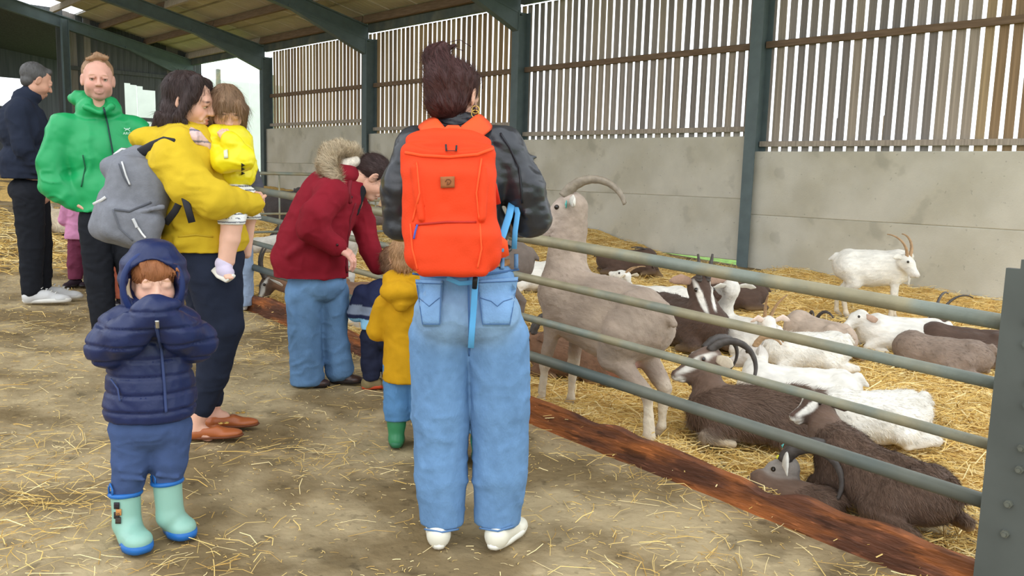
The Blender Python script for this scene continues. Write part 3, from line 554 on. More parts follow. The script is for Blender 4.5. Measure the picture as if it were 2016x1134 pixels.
# ================================================================ PEOPLE
def sdf_eval(S, P):
    v = np.full(len(P), 1.)
    for pr, k, col, sub in S.p:
        d = pd(pr, P)
        if sub: d = -d; h = np.maximum(k-np.abs(v-d), 0)/k; v = np.maximum(v, d)+h*h*k*.25
        else: h = np.maximum(k-np.abs(v-d), 0)/k; v = np.minimum(v, d)-h*h*k*.25
    return v
Sdf.eval = sdf_eval
M_skin = mat('skin', attr=True, rough=.55, var=.05, vs_=20, bump=.08, bs=120, spec=.35, sub=.08)
M_cloth = mat('woven_cloth', attr=True, fold=.55, fs=6, rough=.85, var=.08, vs_=12, bump=.12, bs=220, spec=.15)
M_shell = mat('rain_shell', attr=True, fold=.6, fs=5, rough=.42, var=.05, vs_=7, bump=.12, bs=14, spec=.4)
M_puff = mat('quilted_nylon', attr=True, fold=.4, fs=12, rough=.45, var=.06, vs_=9, bump=.2, bs=35, spec=.4)
M_leath = mat('black_leather', attr=True, fold=.5, fs=8, rough=.34, var=.15, vs_=9, bump=.35, bs=16, spec=.5)
M_denim = mat('denim', attr=True, fold=.5, fs=5, rough=.85, var=.10, vs_=14, bump=.25, bs=160, spec=.12, stretch=(1, 1, .5))
M_hairm = mat('hair_mass', attr=True, rough=.55, var=.2, vs_=30, bump=.7, bs=60, stretch=(1, 1, .25), spec=.3)
M_rub = mat('rubber', attr=True, rough=.35, var=.04, vs_=8, spec=.45)
M_met = mat('bright_metal', (200, 200, 200), .3, metal=.9, var=.02)
M_gold = mat('gold_metal', (212, 176, 96), .3, metal=.8, var=.02)
M_fl = mat('fleece', attr=True, rough=.95, var=.2, vs_=60, bump=.6, bs=120, spec=.05)
M_pt = {}
def pm(c, r=.7):
    k = (tuple(c), r)
    if k not in M_pt: M_pt[k] = mat('paint_%02x%02x%02x_%d' % (*c, int(r*10)), c, r, var=.06, vs_=15)
    return M_pt[k]
SKN = S2L((222, 172, 148)); SKC = S2L((232, 184, 160))
def cloth(amp=.006, sc=9, st=(1, 1, 1.6), seed=0, fine=.0015):
    def g(V):
        W_ = V*np.array(st); q = W_+.035*np.stack([noise(W_, 7, seed+5), noise(W_, 7, seed+6), noise(W_, 7, seed+7)], 1)
        a1 = noise(q, sc, seed); a2 = noise(q, sc*1.9, seed+1); m1 = .5+.5*noise(V, 5, seed+8); m2 = .5+.5*noise(V, 6, seed+9)
        return amp*1.15*(np.exp(-(a1/.16)**2)*m1+.6*np.exp(-(a2/.2)**2)*m2-.3)+amp*.45*noise(V, 3.5, seed+3)+fine*noise(V, 45, seed+2)
    return g
class Fig:
    def __init__(s, label, fx, fy, cat='person', name='person', dz=0.012, group=None):
        s.P = hit(fx, fy); s.P[2] = gz(s.P[0], s.P[1])+dz; s.root = empty(name, s.P, label, cat, group)
        v = s.P[:2]/np.linalg.norm(s.P[:2]); s.fv = np.array([v[0], v[1], 0]); s.rv = np.array([v[1], -v[0], 0]); s.B = np.stack([s.rv, s.fv, [0, 0, 1]], 1)
        s.fa = math.atan2(v[1], v[0])           # away direction angle
        s.bodyV = []; s.doff = .004
    def J(s, px, py, dd=0):
        v = ray(px, py); D0 = s.P@s.fv+dd; t = D0/(v@s.fv); return O+v*t-s.P
    def W(s, x, d, z): return s.rv*x+s.fv*d+np.array([0, 0, z])
    def hd(s, deg): return s.fa-math.radians(deg)      # heading from image: 0 away, 90 right, 180 to the camera, -90 left
    def cast(s, S, px, py, start=-.5):
        v = ray(px, py); v = v/np.linalg.norm(v); o = s.J(px, py, start); t = 0.
        ts = np.arange(0, 1.2, .008); P = o[None]+v[None]*ts[:, None]; d = S.eval(P); i = np.argmax(d < 0) if (d < 0).any() else int(np.argmin(d))
        if i > 0 and d[i] < 0: f = d[i-1]/(d[i-1]-d[i]); return P[i-1]+(P[i]-P[i-1])*f
        return P[i]
    def stroke(s, name, S, pts, rad, m, parent=None, flat=.5, n=8, sub=6, start=-.5, off=.001, smooth=True):
        Q = []
        for i in range(len(pts)-1):
            for k in range(sub): t = k/sub; Q.append(s.cast(S, pts[i][0]*(1-t)+pts[i+1][0]*t, pts[i][1]*(1-t)+pts[i+1][1]*t, start))
        Q.append(s.cast(S, *pts[-1], start)); Q = [q-s.fv*(off+s.doff) for q in Q]
        g = Geo(); g.tube(Q, rad, n, flat, up=-s.fv); return g.build(name, m, parent or s.root, smooth)
    def decal(s, name, S, cor, m, parent=None, n=(6, 6), th=.003, start=-.5, rnd_=0):
        V = []; a, b, c, d = [np.array(q, float) for q in cor]    # corners in order tl tr br bl
        for i in range(n[0]+1):
            for j in range(n[1]+1):
                u, v = i/n[0], j/n[1]; q = (a*(1-u)+b*u)*(1-v)+(d*(1-u)+c*u)*v
                V.append(s.cast(S, q[0], q[1], start))
        V = np.array(V); vw = -s.fv; out = V+vw*(th+s.doff); inn = V-vw*.004; A = np.concatenate([out, inn]); m1 = n[1]+1; F = []
        k = len(V)
        for i in range(n[0]):
            for j in range(n[1]): p = i*m1+j; F += [(p, p+1, p+m1+1, p+m1), (p+k, p+m1+k, p+m1+1+k, p+1+k)]
        ring = [i*m1 for i in range(n[0]+1)]+[n[0]*m1+j for j in range(1, m1)]+[i*m1+n[1] for i in range(n[0]-1, -1, -1)]+[j for j in range(n[1]-1, 0, -1)]
        F += [(ring[i], ring[(i+1) % len(ring)], ring[(i+1) % len(ring)]+k, ring[i]+k) for i in range(len(ring))]
        g = Geo(); g.add(A, F); return g.build(name, m, parent or s.root, True)
    def obj(s, name, S, vox, m, disp=None, parent=None, colfn=None, cut=None, hair=None):
        V, F, c = S.mesh(vox, disp, colfn, cut); o = link(name, mesh_np(name, V, F, m, c), parent or s.root); o_V = (V, F, c)
        if hair:
            hv, hf, hc = hairs(V, F, c, **hair); q = link('loose_strands' if 'air' in name else 'fur_strands', mesh_np('strands', hv, hf, M_hair, hc), o); q['kind'] = 'stuff'
        return o
    def addskin(s, S, vox, disp=None): s.bodyV.append(S.mesh(vox, disp))
    def body(s, S=None):
        Vs, Fs, Cs, k = [], [], [], 0
        for V, F, c in s.bodyV: Vs.append(V); Fs.append(F+k); Cs.append(c); k += len(V)
        s.bo = link('body', mesh_np('body', np.concatenate(Vs), np.concatenate(Fs), M_skin, np.concatenate(Cs)), s.root)
        for p, r in getattr(s, 'eyes', []):
            me = bpy.data.meshes.new('eye'); bm = bmesh.new(); bmesh.ops.create_uvsphere(bm, u_segments=12, v_segments=8, radius=r); bm.to_mesh(me); bm.free(); me.materials.append(p[1]); link('eye', me, s.bo, loc=tuple(p[0]))
        return s.bo
def head(f, c, hd, pitch, roll, sc, skin, child=False, neck_to=None, smile=0, stub=None, brow=None, vox=.0042, old=False, eyes=True, lips=None):
    """face SDF in its own frame (x forward, y left, z up) then placed; returns matrix helpers"""
    R = rotm(hd, math.radians(pitch), math.radians(roll)); c = np.asarray(c, float); S = Sdf(skin, 1.); brow = brow or S2L((90, 70, 58)); lips = lips or tuple(np.array(skin)*np.array([.86, .6, .6]))
    S.e((-.015, 0, .035), (.095, .076, .083), k=.02); S.e((.018, 0, -.03), (.070, .060 if not child else .064, .080 if not child else .07), k=.03)
    S.e((.060, 0, -.090 if not child else -.075), (.022, .026, .018), k=.03)
    for q in (-1, 1):
        S.e((.0, q*.044, -.058), (.03, .02, .028), k=.035); S.e((.054, q*.036, -.032), (.022, .022, .022) if not child else (.026, .026, .026), k=.03)
    S.c((.079, -.034, .024), (.079, .034, .024), .011, k=.02)
    S.c((.085, 0, .014), (.105 if not child else .098, 0, -.026), .007, .0115, k=.014)
    for q in (-1, 1): S.e((.094, q*.0115, -.030), (.010, .0075, .007), k=.008)
    for q in (-1, 1):
        S.e((.091, q*.032, .004), (.014, .017, .010), k=.016, sub=True)
        S.e((.079, q*.032, .005), (.0125, .0145, .0095), k=.006)       # closed-in lid volume around the eye
        if eyes: S.e((.0915, q*.032, .0020), (.006, .0105, .0030), k=.003, sub=True)
        else: S.e((.080, q*.032, .003), (.009, .016, .012), k=.02)
        S.c((.0895, q*.022, .0072), (.0865, q*.043, .0062), .0042, .0036, k=.004)
        S.c((.088, q*.018, .018), (.085, q*.046, .016), .005, .004, k=.008)
    S.c((.086, -.020, -.0605), (.0905, 0, -.0585), .004, .005, k=.008); S.c((.0905, 0, -.0585), (.086, .020, -.0605), .005, .004, k=.008)
    S.c((.085, -.016, -.0695), (.0885, 0, -.0705), .0045, .0055, k=.009); S.c((.0885, 0, -.0705), (.085, .016, -.0695), .0055, .0045, k=.009)
    if smile:
        S.c((.084, -.026, -.056), (.0945, 0, -.066), .0055, k=.004, sub=True); S.c((.0945, 0, -.066), (.084, .026, -.056), .0055, k=.004, sub=True); S.c((.0805, -.021, -.0605), (.0825, .0, -.064), .0065, k=.002, col=S2L((245, 242, 236))); S.c((.0825, .0, -.064), (.0805, .021, -.0605), .0065, k=.002, col=S2L((245, 242, 236)))
        for q in (-1, 1): S.c((.086, q*.026, -.03), (.078, q*.038, -.058), .006, k=.012)
    else: S.c((.094, -.021, -.0655), (.0965, 0, -.0645), .0022, k=.004, sub=True); S.c((.0965, 0, -.0645), (.094, .021, -.0655), .0022, k=.004, sub=True)
    for q in (-1, 1):
        Re = rotm(0, -.15, 0)@rotm(q*-.35, 0, 0)
        S.e((-.006, q*.079, -.004), (.020, .0065, .032), R=Re, k=.008); S.e((-.002, q*.086, .002), (.010, .005, .018), R=Re, k=.005, sub=True)
    S.paint((.094, 0, -.0585), (.014, .021, .0062), lips); S.paint((.092, 0, -.071), (.014, .018, .0066), lips)
    for q in (-1, 1):
        S.paint((.085, q*.033, .0215), (.02, .017, .0035), brow, R=rotm(0, 0, q*-.12), soft=.5)
        if eyes: S.paint((.088, q*.032, .0030), (.012, .0125, .0040), tuple(np.array(skin)*.45), soft=.4)
        S.paint((.066, q*.04, -.03), (.026, .02, .018), tuple(np.array(skin)*np.array([1.0, .88, .87])), soft=.9)
    if not smile: S.paint((.0885, 0, -.0650), (.012, .019, .0018), tuple(np.array(lips)*.5), soft=.5)
    if stub: S.paint((.05, 0, -.075), (.07, .065, .045), tuple(np.array(skin)*.72), soft=.5)
    if old:
        for zz in (.045, .055): S.c((.088, -.03, zz), (.088, .03, zz), .0025, k=.004, sub=True)
        for q in (-1, 1): S.c((.096, q*.018, -.035), (.088, q*.032, -.062), .0022, k=.004, sub=True)
    V, F, C_ = S.mesh(vox/sc if False else vox, lambda V: .0006*noise(V, 60, 3)); V = c+(V*sc)@R.T; f.bodyV.append((V, F, C_))
    f.eyes = getattr(f, 'eyes', [])
    if eyes:
        mw = pm((196, 186, 178), .2); mi = pm((62, 44, 32), .15)
        for q in (-1, 1):
            f.eyes.append(((c+R@np.array([.0785, q*.032, .0020])*sc, mw), .0112*sc)); f.eyes.append(((c+R@np.array([.0850, q*.0315, .0020])*sc, mi), .0068*sc))
    T = lambda p: c+R@(np.asarray(p, float)*sc)
    return T, R
def hair_head(f, T, R, sc, S): pass
def hand(f, wr, dirv, nrm, sc, curl=.5, thumb=1, skin=None, vox=.0038, spread=.06):
    """wrist point, direction to knuckles, palm normal (side the fingers curl to)"""
    x = N3(dirv); z = -N3(np.asarray(nrm)-x*(np.asarray(nrm)@x)); y = np.cross(z, x); R = np.stack([x, y, z], 1); wr = np.asarray(wr, float); skin = skin or SKN; S = Sdf(skin, .8)
    T = lambda p: wr+R@(np.asarray(p, float)*sc)
    S.c(T((-.05, 0, 0)), T((.01, 0, 0)), .026*sc, .025*sc, k=.02, sq=(z, .75)); 
    for q in (-.026, -.009, .009, .026): S.c(T((.015, q*.6, 0)), T((.082, q, 0)), .017*sc, .0125*sc, k=.014)
    Ls = [.042, .050, .048, .038]
    for i, q in enumerate((-.030, -.010, .010, .029)):
        a = np.array([.085-abs(i-1.4)*.004, q, 0]); ang = spread*(i-1.5); cu = 0
        for j, (fr, rr) in enumerate(((.95, .0098), (.62, .0088), (.5, .0080))):
            cu += curl*(.7, 1.05, .7)[j]; dd = np.array([math.cos(cu), math.sin(ang), -math.sin(cu)]); b = a+dd*Ls[i]*fr; S.c(T(a), T(b), rr*sc, rr*.92*sc, k=.005); a = b
    a = np.array([.02, -thumb*.028, -.006]); b = a+np.array([.032, -thumb*.022, -.012]); c = b+np.array([.028, -thumb*.004, -.010-curl*.01]); d = c+np.array([.022, thumb*.004, -.008])
    S.c(T(a), T(b), .015*sc, .0125*sc, k=.014); S.c(T(b), T(c), .0115*sc, .0105*sc, k=.006); S.c(T(c), T(d), .0105*sc, .0088*sc, k=.004)
    f.addskin(S, vox)
def shoe(f, heel, toe, w, h, name, m, col, sole=None, parent=None, label=None, vox=.006, high=.0, sth=.022, disp=None, extra=None):
    """heel and toe points at sole level"""
    heel = np.asarray(heel, float); toe = np.asarray(toe, float); x = N3((toe-heel)*np.array([1, 1, 0])); R = np.stack([x, np.cross((0, 0, 1), x), (0, 0, 1)], 1); L = np.linalg.norm(toe-heel); up = np.array([0, 0, 1])
    S = Sdf(col); S.c(heel+x*w*.9+up*h*.5, heel+x*L*.5+up*h*.45, h*.5, h*.45, k=.02, sq=(np.cross(up, x), 1)); S.e(heel+x*L*.70+up*h*.26, (L*.30, w, h*.34), R=R, k=.03); S.e(heel+x*w*.95+up*h*.35, (w*1.0, w*.86, h*.5), R=R, k=.03); S.e(heel+x*L*.45+up*h*.4, (L*.28, w*.8, h*.42), R=R, k=.03)
    if high: S.c(heel+x*w+up*h*.5, heel+x*w*.9+up*high, w*.85, w*.9, k=.02)
    if extra: extra(S, heel, x, up, L)
    o = f.obj(name, S, vox, m, disp, parent, cut=lambda P: (heel[2]+.004-P[:, 2]))
    if label: o['label'] = label
    if sole is not None:
        g = Geo(); n = 20; V = []
        for zz, kx in ((0, .97), (sth*.5, 1.02), (sth, 1.0)):
            for k in range(n):
                t = 2*PI*k/n; u = math.cos(t); ww = w*(1.04 if u > 0 else .92)*kx; V.append(heel+x*(L*.5+u*L*.515*kx)+R[:, 1]*(math.copysign(abs(math.sin(t))**.75, math.sin(t))*ww)+up*zz)
        F = [(r*n+k, r*n+(k+1) % n, (r+1)*n+(k+1) % n, (r+1)*n+k) for r in range(2) for k in range(n)]+[tuple(range(n-1, -1, -1)), tuple(2*n+k for k in range(n))]
        g.add(V, F); g.build('sole', sole, o, True)
    return o, S
def inner(f, pel, chest, neck, hips=(), arms=(), legs=(), skin=SKN, vox=.011, sc=1.):
    """continuous body under the clothes; arms/legs are joint chains"""
    S = Sdf(skin); S.e(pel, (.13*sc, .09*sc, .11*sc), R=f.B, k=.05); S.e(chest, (.14*sc, .09*sc, .15*sc), R=f.B, k=.06); S.c(pel, chest, .09*sc, k=.06); S.c(chest, neck, .07*sc, .046*sc, k=.05)
    for ch in arms: S.c(chest+(ch[0]-chest)*.3, ch[0], .06*sc, .045*sc, k=.04); S.chain(ch, [.042*sc, .034*sc, .024*sc][:len(ch)], k=.02)
    for ch in legs: S.chain(ch, [.075*sc, .05*sc, .036*sc][:len(ch)], k=.03)
    f.bodyS = S; return S
def hairs_on(n, flow, L, W=.0016, **k): return dict(n=n, flow=flow, L=L, W=W, **k)
# ---------------------------------------------------------------- 1. woman with the orange backpack
f = Fig('person seen from behind in black leather jacket and wide jeans, hair in a high bun', 920, 1068); J = f.J; B = f.B
LJ = S2L((44, 46, 52)); JN = S2L((104, 140, 180)); JN2 = S2L((128, 158, 190))
hc = J(893, 190, .0)
S = inner(f, J(922, 590), J(905, 360), J(895, 235), arms=([J(815, 300), J(782, 425), J(800, 452, .26)], [J(1000, 300), J(1045, 435), J(1015, 450, .28)]), legs=([J(870, 630), J(866, 820), J(868, 1040)], [J(978, 630), J(984, 820), J(982, 1040)]))
S.c(J(895, 240), hc+f.fv*-.01, .05, .05, k=.03); f.addskin(S, .010)
T, R = head(f, hc, f.hd(28), -10, 0, .98, SKN)
hand(f, J(806, 452, .27), f.fv+f.rv*.4, (0, 0, -1), .9, .7); hand(f, J(1010, 448, .29), f.fv-f.rv*.5, (0, 0, -1), .9, .7, -1)
f.body()
HR = S2L((70, 42, 40)); HS = Sdf(HR)
HS.e(T((-.022, 0, .032)), np.array((.098, .084, .088)), R=R, k=.02); HS.e(T((-.045, 0, -.03)), np.array((.062, .072, .06)), R=R, k=.03); HS.e(T((.03, 0, .062)), np.array((.06, .07, .05)), R=R, k=.02)
HS.c(J(868, 128, 0), J(860, 112, 0), .046, .045, k=.03); HS.e(J(850, 122, -.01), .030, k=.03); HS.e(J(870, 98, .0), .026, k=.02); HS.c(J(876, 95, 0), J(900, 88, 0), .014, .004, k=.02); HS.c(J(864, 160, -.06), J(850, 132, -.03), .026, .02, k=.03); HS.c(J(910, 205, -.02), J(938, 222, .0), .022, .010, k=.02)
f.obj('hair', HS, .007, M_hairm, lambda V: .004*noise(V*np.array([1, 1, .4]), 60, 5)+.003*noise(V, 25, 6), hair=hairs_on(5500, lambda P: J(862, 128)-P, .05, jit=.25, lift=.06, shade=.5))
for pts in ([(878, 100), (880, 84), (905, 78), (928, 92)], [(880, 108), (890, 92), (912, 100)], [(850, 108), (836, 98), (838, 112)], [(930, 140), (948, 150), (950, 175)]):
    g = Geo(); g.tube([J(x, y, -.01) for x, y in pts], .0014, 5); g.build('hair_wisp', pm((70, 42, 40)), f.root, True)
for dz_ in (0, 1): g = Geo(); c0 = T((.0, -.088, -.045-.014*dz_)); g.tube([c0+np.array([0, 0, .012*math.cos(t)])+f.rv*.012*math.sin(t) for t in np.linspace(0, 6.2, 14)], .0022, 6); g.build('earring', M_gold, f.root, True)
L_ = Sdf(LJ)
L_.c(J(908, 440), J(910, 530), .135, .14, k=.06, sq=(f.fv, .8)); L_.e(J(905, 345), (.175, .115, .16), R=B, k=.05); L_.e(J(905, 455), (.165, .115, .10), R=B, k=.08); L_.c(J(822, 290), J(985, 290), .072, k=.05)
L_.c(J(872, 262), J(920, 262), .062, .062, k=.04); L_.e(J(896, 232), (.078, .07, .032), R=B, k=.02); L_.e(J(896, 250), (.09, .08, .03), R=B, k=.02)
L_.chain([J(815, 298), J(790, 370), J(790, 440, .02), J(800, 452, .24)], [.070, .066, .056, .042], k=.04); L_.chain([J(992, 298), J(1030, 370), J(1045, 428, .03), J(1015, 447, .26)], [.074, .074, .064, .044], k=.04)
for y in (300, 340, 385, 420): L_.c(J(1010+(y-300)*.22, y, -.05), J(1055, y+10, .0), .012, .008, k=.02)
L_.c(J(965, 360, -.08), J(975, 480, -.07), .016, k=.04); L_.e(J(910, 488), (.168, .12, .03), R=B, k=.01)
jo = f.obj('jacket', L_, .0075, M_leath, lambda V: .005*noise(V*np.array([1, 1, 1.8]), 14, 31)+.003*noise(V*np.array([1, 1, 2]), 34, 32), cut=lambda P: J(905, 498)[2]-P[:, 2])
f.stroke('seam', L_, [(985, 262), (1003, 290), (1022, 330), (1028, 400)], .0035, pm((36, 38, 44), .4), jo); f.stroke('seam', L_, [(870, 240), (896, 246), (925, 240)], .003, pm((36, 38, 44), .4), jo)
f.doff = .007
D_ = Sdf(JN)
D_.e(J(920, 545), (.160, .115, .08), R=B, k=.05); D_.e(J(920, 615), (.182, .135, .115), R=B, k=.06, col=JN2)
for x in (873, 968): D_.e(J(x, 625, -.05), (.088, .085, .10), R=B, k=.05, col=JN2)
D_.chain([J(866, 660), J(868, 800), J(868, 930), J(871, 1048)], [.105, .099, .090, .074], k=.03); D_.chain([J(978, 660), J(985, 800), J(985, 930), J(978, 1045)], [.108, .102, .094, .078], k=.03)
def jcol(base, fade, z0=.0, z1=.9, seed=4):
    def g(V, c): n = noise(V, 5, seed)*.8+noise(V*np.array([1, 1, .4]), 18, seed+1)*.5+noise(V, 70, seed+2)*.5; return np.clip(c*(1.02+.16*n)[:, None], 0, 1)
    return g
hemz = J(900, 1028)[2]
do = f.obj('jeans', D_, .0075, M_denim, cloth(.0055, 8, (1, 1, 1.5), 11, .001), colfn=jcol(JN, JN2), cut=lambda P: hemz-P[:, 2])
pk = pm((112, 150, 192), .85); st = pm((196, 190, 178), .8); sd2 = pm((70, 104, 150), .85)
for x0, x1, x2, x3 in ((818, 872, 866, 832), (938, 1020, 1004, 950)):
    pocket = f.decal('back_pocket', D_, [(x0, 550 if x0 < 900 else 552), (x1, 552 if x0 < 900 else 545), (x2, 640), (x3, 640)], mat('pocket_denim', (120, 158, 200), .85, var=.1, vs_=20, bump=.25, bs=160), do, (8, 8), .004)
    f.stroke('stitching', D_, [(x0, 556), (x1, 558 if x0 < 900 else 552)], .0016, sd2, pocket, sub=8, off=.006); m_ = (x0+x1)/2
    f.stroke('stitching', D_, [(x0+6, 585), (m_-12, 592), (m_, 602), (m_+12, 592), (x1-6, 585)], .0013, sd2, pocket, sub=4, off=.006)
    f.stroke('stitching', D_, [(x0+3, 560), (x3, 637), (x2, 637), (x1-3, 560)], .0013, sd2, pocket, sub=5, off=.006)
f.stroke('seam', D_, [(812, 538), (860, 545), (925, 545), (1022, 530)], .004, sd2, do, sub=8); f.stroke('seam', D_, [(922, 545), (924, 640), (924, 700)], .0035, sd2, do, sub=8)
f.stroke('hem', D_, [(836, 1040), (870, 1046), (903, 1040)], .004, pm((92, 128, 172)), do); f.stroke('hem', D_, [(944, 1038), (980, 1044), (1012, 1034)], .004, pm((92, 128, 172)), do)
f.decal('leather_patch', D_, [(976, 513), (1003, 510), (1004, 522), (976, 525)], pm((176, 128, 84)), do, (3, 2), .004)
for x in (1012, 985, 826): f.decal('belt_loop', D_, [(x, 500), (x+8, 500), (x+8, 528), (x, 528)], pk, do, (1, 3), .008)
WS = S2L((228, 224, 206))
shoe(f, J(866, 1068)*np.array([1, 1, 0])-f.fv*.085, J(866, 1068)*np.array([1, 1, 0])+f.fv*.17-f.rv*.02, .040, .085, 'shoe', M_rub, WS, pm((236, 234, 222), .5))
shoe(f, J(966, 1068)*np.array([1, 1, 0])-f.fv*.085, J(966, 1068)*np.array([1, 1, 0])+f.fv*.12+f.rv*.12, .042, .085, 'shoe', M_rub, WS, pm((236, 234, 222), .5))
f.doff = .003
# orange backpack worn by her
ORG = S2L((226, 66, 28)); ob = empty('backpack', f.P+J(888, 540, -.2), 'bright orange roll-top backpack with brown leather patch and blue straps', 'backpack'); ob_off = J(888, 540, -.2)
K = Sdf(ORG); tilt = B@rotm(math.radians(2), 0, 0)
K.b(J(892, 482, -.215), (.148, .085, .085), R=B, rr=.06, k=.05); K.b(J(885, 400, -.205), (.144, .075, .13), R=B, rr=.05, k=.05); K.b(J(884, 320, -.19), (.145, .062, .06), R=B, rr=.035, k=.04); K.e(J(884, 278, -.16), (.135, .05, .04), R=B, k=.03)
K.c(J(800, 296, -.22), J(968, 290, -.22), .010, k=.012); K.e(J(884, 285, -.235), (.11, .02, .02), R=B, k=.02, sub=True)
K.c(J(815, 330, -.28), J(830, 430, -.29), .010, k=.02); K.c(J(955, 330, -.27), J(948, 430, -.29), .010, k=.02)
K.b(J(893, 497, -.275), (.112, .028, .075), R=B, rr=.025, k=.02)
V, F, c = K.mesh(.006, lambda V: .0035*noise(V*np.array([1, 1, .7]), 13, 41)+.002*noise(V, 32, 42)); M_org = mat('orange_canvas', attr=True, rough=.7, var=.04, vs_=8, bump=.12, bs=200, spec=.2)
kb = link('bag_body', mesh_np('bag_body', V-ob_off, F, M_org, c), ob)
def kst(name, pts, rad, m, SS=K, flat=.4, sub=6, off=.001): o = f.stroke(name, SS, pts, rad, m, ob, flat, 8, sub, -.6, off); o.location = tuple(-ob_off); return o
orm = mat('orange_webbing', (242, 84, 36), .7, var=.05); blu = mat('blue_webbing', (92, 168, 222), .7, var=.05)
kst('top_edge', [(797, 300), (830, 306), (885, 309), (940, 304), (972, 292)], .0045, orm, off=.003)
kst('zip', [(818, 442), (880, 437), (938, 437)], .0035, mat('zip_red', (186, 44, 30), .6), off=.002)
kst('zip_pull', [(822, 442), (818, 455), (815, 470)], .003, pm((70, 80, 160), .5), off=.006)
kst('pocket_seam', [(808, 440), (812, 490), (822, 530)], .0028, orm); kst('pocket_seam', [(945, 440), (948, 490), (940, 528)], .0028, orm); kst('side_seam', [(820, 318), (826, 380), (812, 436)], .0028, orm); kst('side_seam', [(948, 312), (938, 380), (944, 436)], .0028, orm)
kst('metal_hook', [(878, 284), (879, 297), (898, 297), (899, 286)], .003, pm((40, 40, 44), .4), off=.008)
o = f.decal('leather_patch', K, [(867, 348), (895, 347), (895, 369), (868, 370)], pm((158, 96, 56), .7), ob, (4, 4), .004, -.6); o.location = tuple(-ob_off)
kst('patch_emblem', [(877, 358), (880, 353), (885, 353), (888, 357), (885, 362), (880, 364), (882, 358)], .0012, pm((110, 62, 34), .7), off=.006, sub=2)
def ktube(name, pts, rad, m, flat=.3):
    g = Geo(); P = [p-ob_off for p in pts]; g.tube(P, rad, 10, flat, up=-f.fv); return g.build(name, m, ob, True)
ktube('carry_handle', [J(862, 285, -.17), J(872, 262, -.17), J(884, 252, -.16), J(900, 252, -.16), J(912, 265, -.17), J(916, 282, -.17)], .010, orm, .3)
for xs_ in ([(868, 284, -.165), (858, 262, -.14), (845, 246, -.10), (840, 240, -.03)], [(905, 284, -.165), (925, 262, -.14), (948, 244, -.10), (956, 238, -.03)]):
    ktube('shoulder_strap', [J(*q) for q in xs_], .034, orm, .22)
ktube('side_strap', [J(962, 342, -.2), J(972, 365, -.19), (J(980, 402, -.17))], .010, mat('red_webbing', (222, 50, 30), .7), .3); ktube('side_strap', [J(800, 340, -.2), J(798, 380, -.2), J(800, 410, -.2)], .008, orm, .3)
ktube('blue_strap', [J(1010, 390, -.02), J(1002, 425, -.10), J(990, 462, -.13), J(978, 490, -.16)], .012, blu, .25); ktube('blue_strap', [J(1010, 388, -.02), J(1019, 420, -.07), J(1014, 455, -.09), J(1012, 490, -.09)], .009, blu, .25)
ktube('blue_strap', [J(985, 470, -.16), J(982, 495, -.17)], .016, blu, .3); ktube('hip_wing', [J(965, 470, -.19), J(984, 485, -.16), J(986, 505, -.15)], .03, orm, .5)
ktube('hanging_strap', [J(936, 545, -.20), J(933, 600, -.17), J(930, 640, -.165), J(927, 685, -.17)], .010, blu, .22); ktube('blue_strap', [J(880, 547, -.18), J(905, 558, -.17), J(930, 556, -.17)], .008, blu, .25); ktube('buckle', [J(936, 546, -.205), J(934, 568, -.19)], .008, pm((30, 32, 36), .4), .5)
# ---------------------------------------------------------------- 2. small child in the navy puffer
f = Fig('small child in hooded navy puffer and pale green boots, sleeves held to the mouth', 305, 1062); J = f.J; B = f.B
NV = S2L((24, 37, 80)); NV2 = S2L((38, 58, 104)); LG = S2L((66, 84, 124))
hc = J(303, 556, .02)
S = inner(f, J(297, 830), J(297, 690), J(300, 610), arms=([J(235, 645), J(212, 690, -.04), J(285, 618, -.14)], [J(360, 645), J(385, 690, -.04), J(325, 614, -.14)]), legs=([J(268, 840), J(258, 905), J(252, 990)], [J(328, 840), J(330, 900), J(336, 975)]), skin=SKC, sc=.68)
S.c(J(300, 625), hc, .04, k=.03); f.addskin(S, .008)
T, R = head(f, hc, f.hd(174), -4, 0, .84, SKC, child=True, brow=S2L((190, 140, 100)), vox=.004, eyes=False)
for px, s_ in ((292, 1), (328, -1)): hand(f, J(px, 634, -.15), (0, 0, 1), f.fv, .42, 1.2, s_, SKC)
f.body()
HH = Sdf(S2L((146, 92, 56))); HH.e(T((.0, 0, .05)), np.array((.096, .082, .078))*.88, R=R, k=.02)
for q in np.linspace(-.055, .06, 11): HH.c(T((.070, q*.9, .085)), T((.0915, q*1.1+.012, .048+.010*math.sin(q*120))), .009, .003, k=.006)
f.obj('hair', HH, .005, M_hairm, lambda V: .002*noise(V*np.array([1, 1, .3]), 90, 5), hair=hairs_on(1200, (0, 0, -1), .03, .0013, lift=.15))
P_ = Sdf(NV)
P_.c(J(297, 650), J(297, 790), .118, .142, k=.05, sq=(f.fv, .82)); P_.e(J(297, 640), (.16, .10, .07), R=B, k=.05)
P_.chain([J(240, 645), J(213, 682, -.05), J(245, 665, -.12), J(302, 612, -.17)], [.062, .066, .060, .046], k=.035); P_.chain([J(355, 640), J(385, 672, -.05), J(352, 655, -.12), J(312, 612, -.17)], [.062, .066, .060, .046], k=.035); P_.e(J(322, 600, -.17), (.05, .03, .022), R=B, k=.03)
def quilt(V): z = V[:, 2]; t = (z*100/5.6) % 1.; band = sstep(.0, .16, t)*sstep(1., .84, t); return .007*(band-1)+.005*noise(V, 16, 61)+.0025*noise(V*np.array([1, 1, .5]), 40, 62)
zc0 = J(297, 820)[2]
co = f.obj('puffer_jacket', P_, .0065, M_puff, quilt, cut=lambda P: zc0-P[:, 2])
H_ = Sdf(NV); H_.e(hc+f.fv*.015+np.array([0, 0, .012]), (.107, .118, .128), R=B, k=.02); H_.c(J(285, 612, .02), J(318, 612, .02), .075, k=.03)
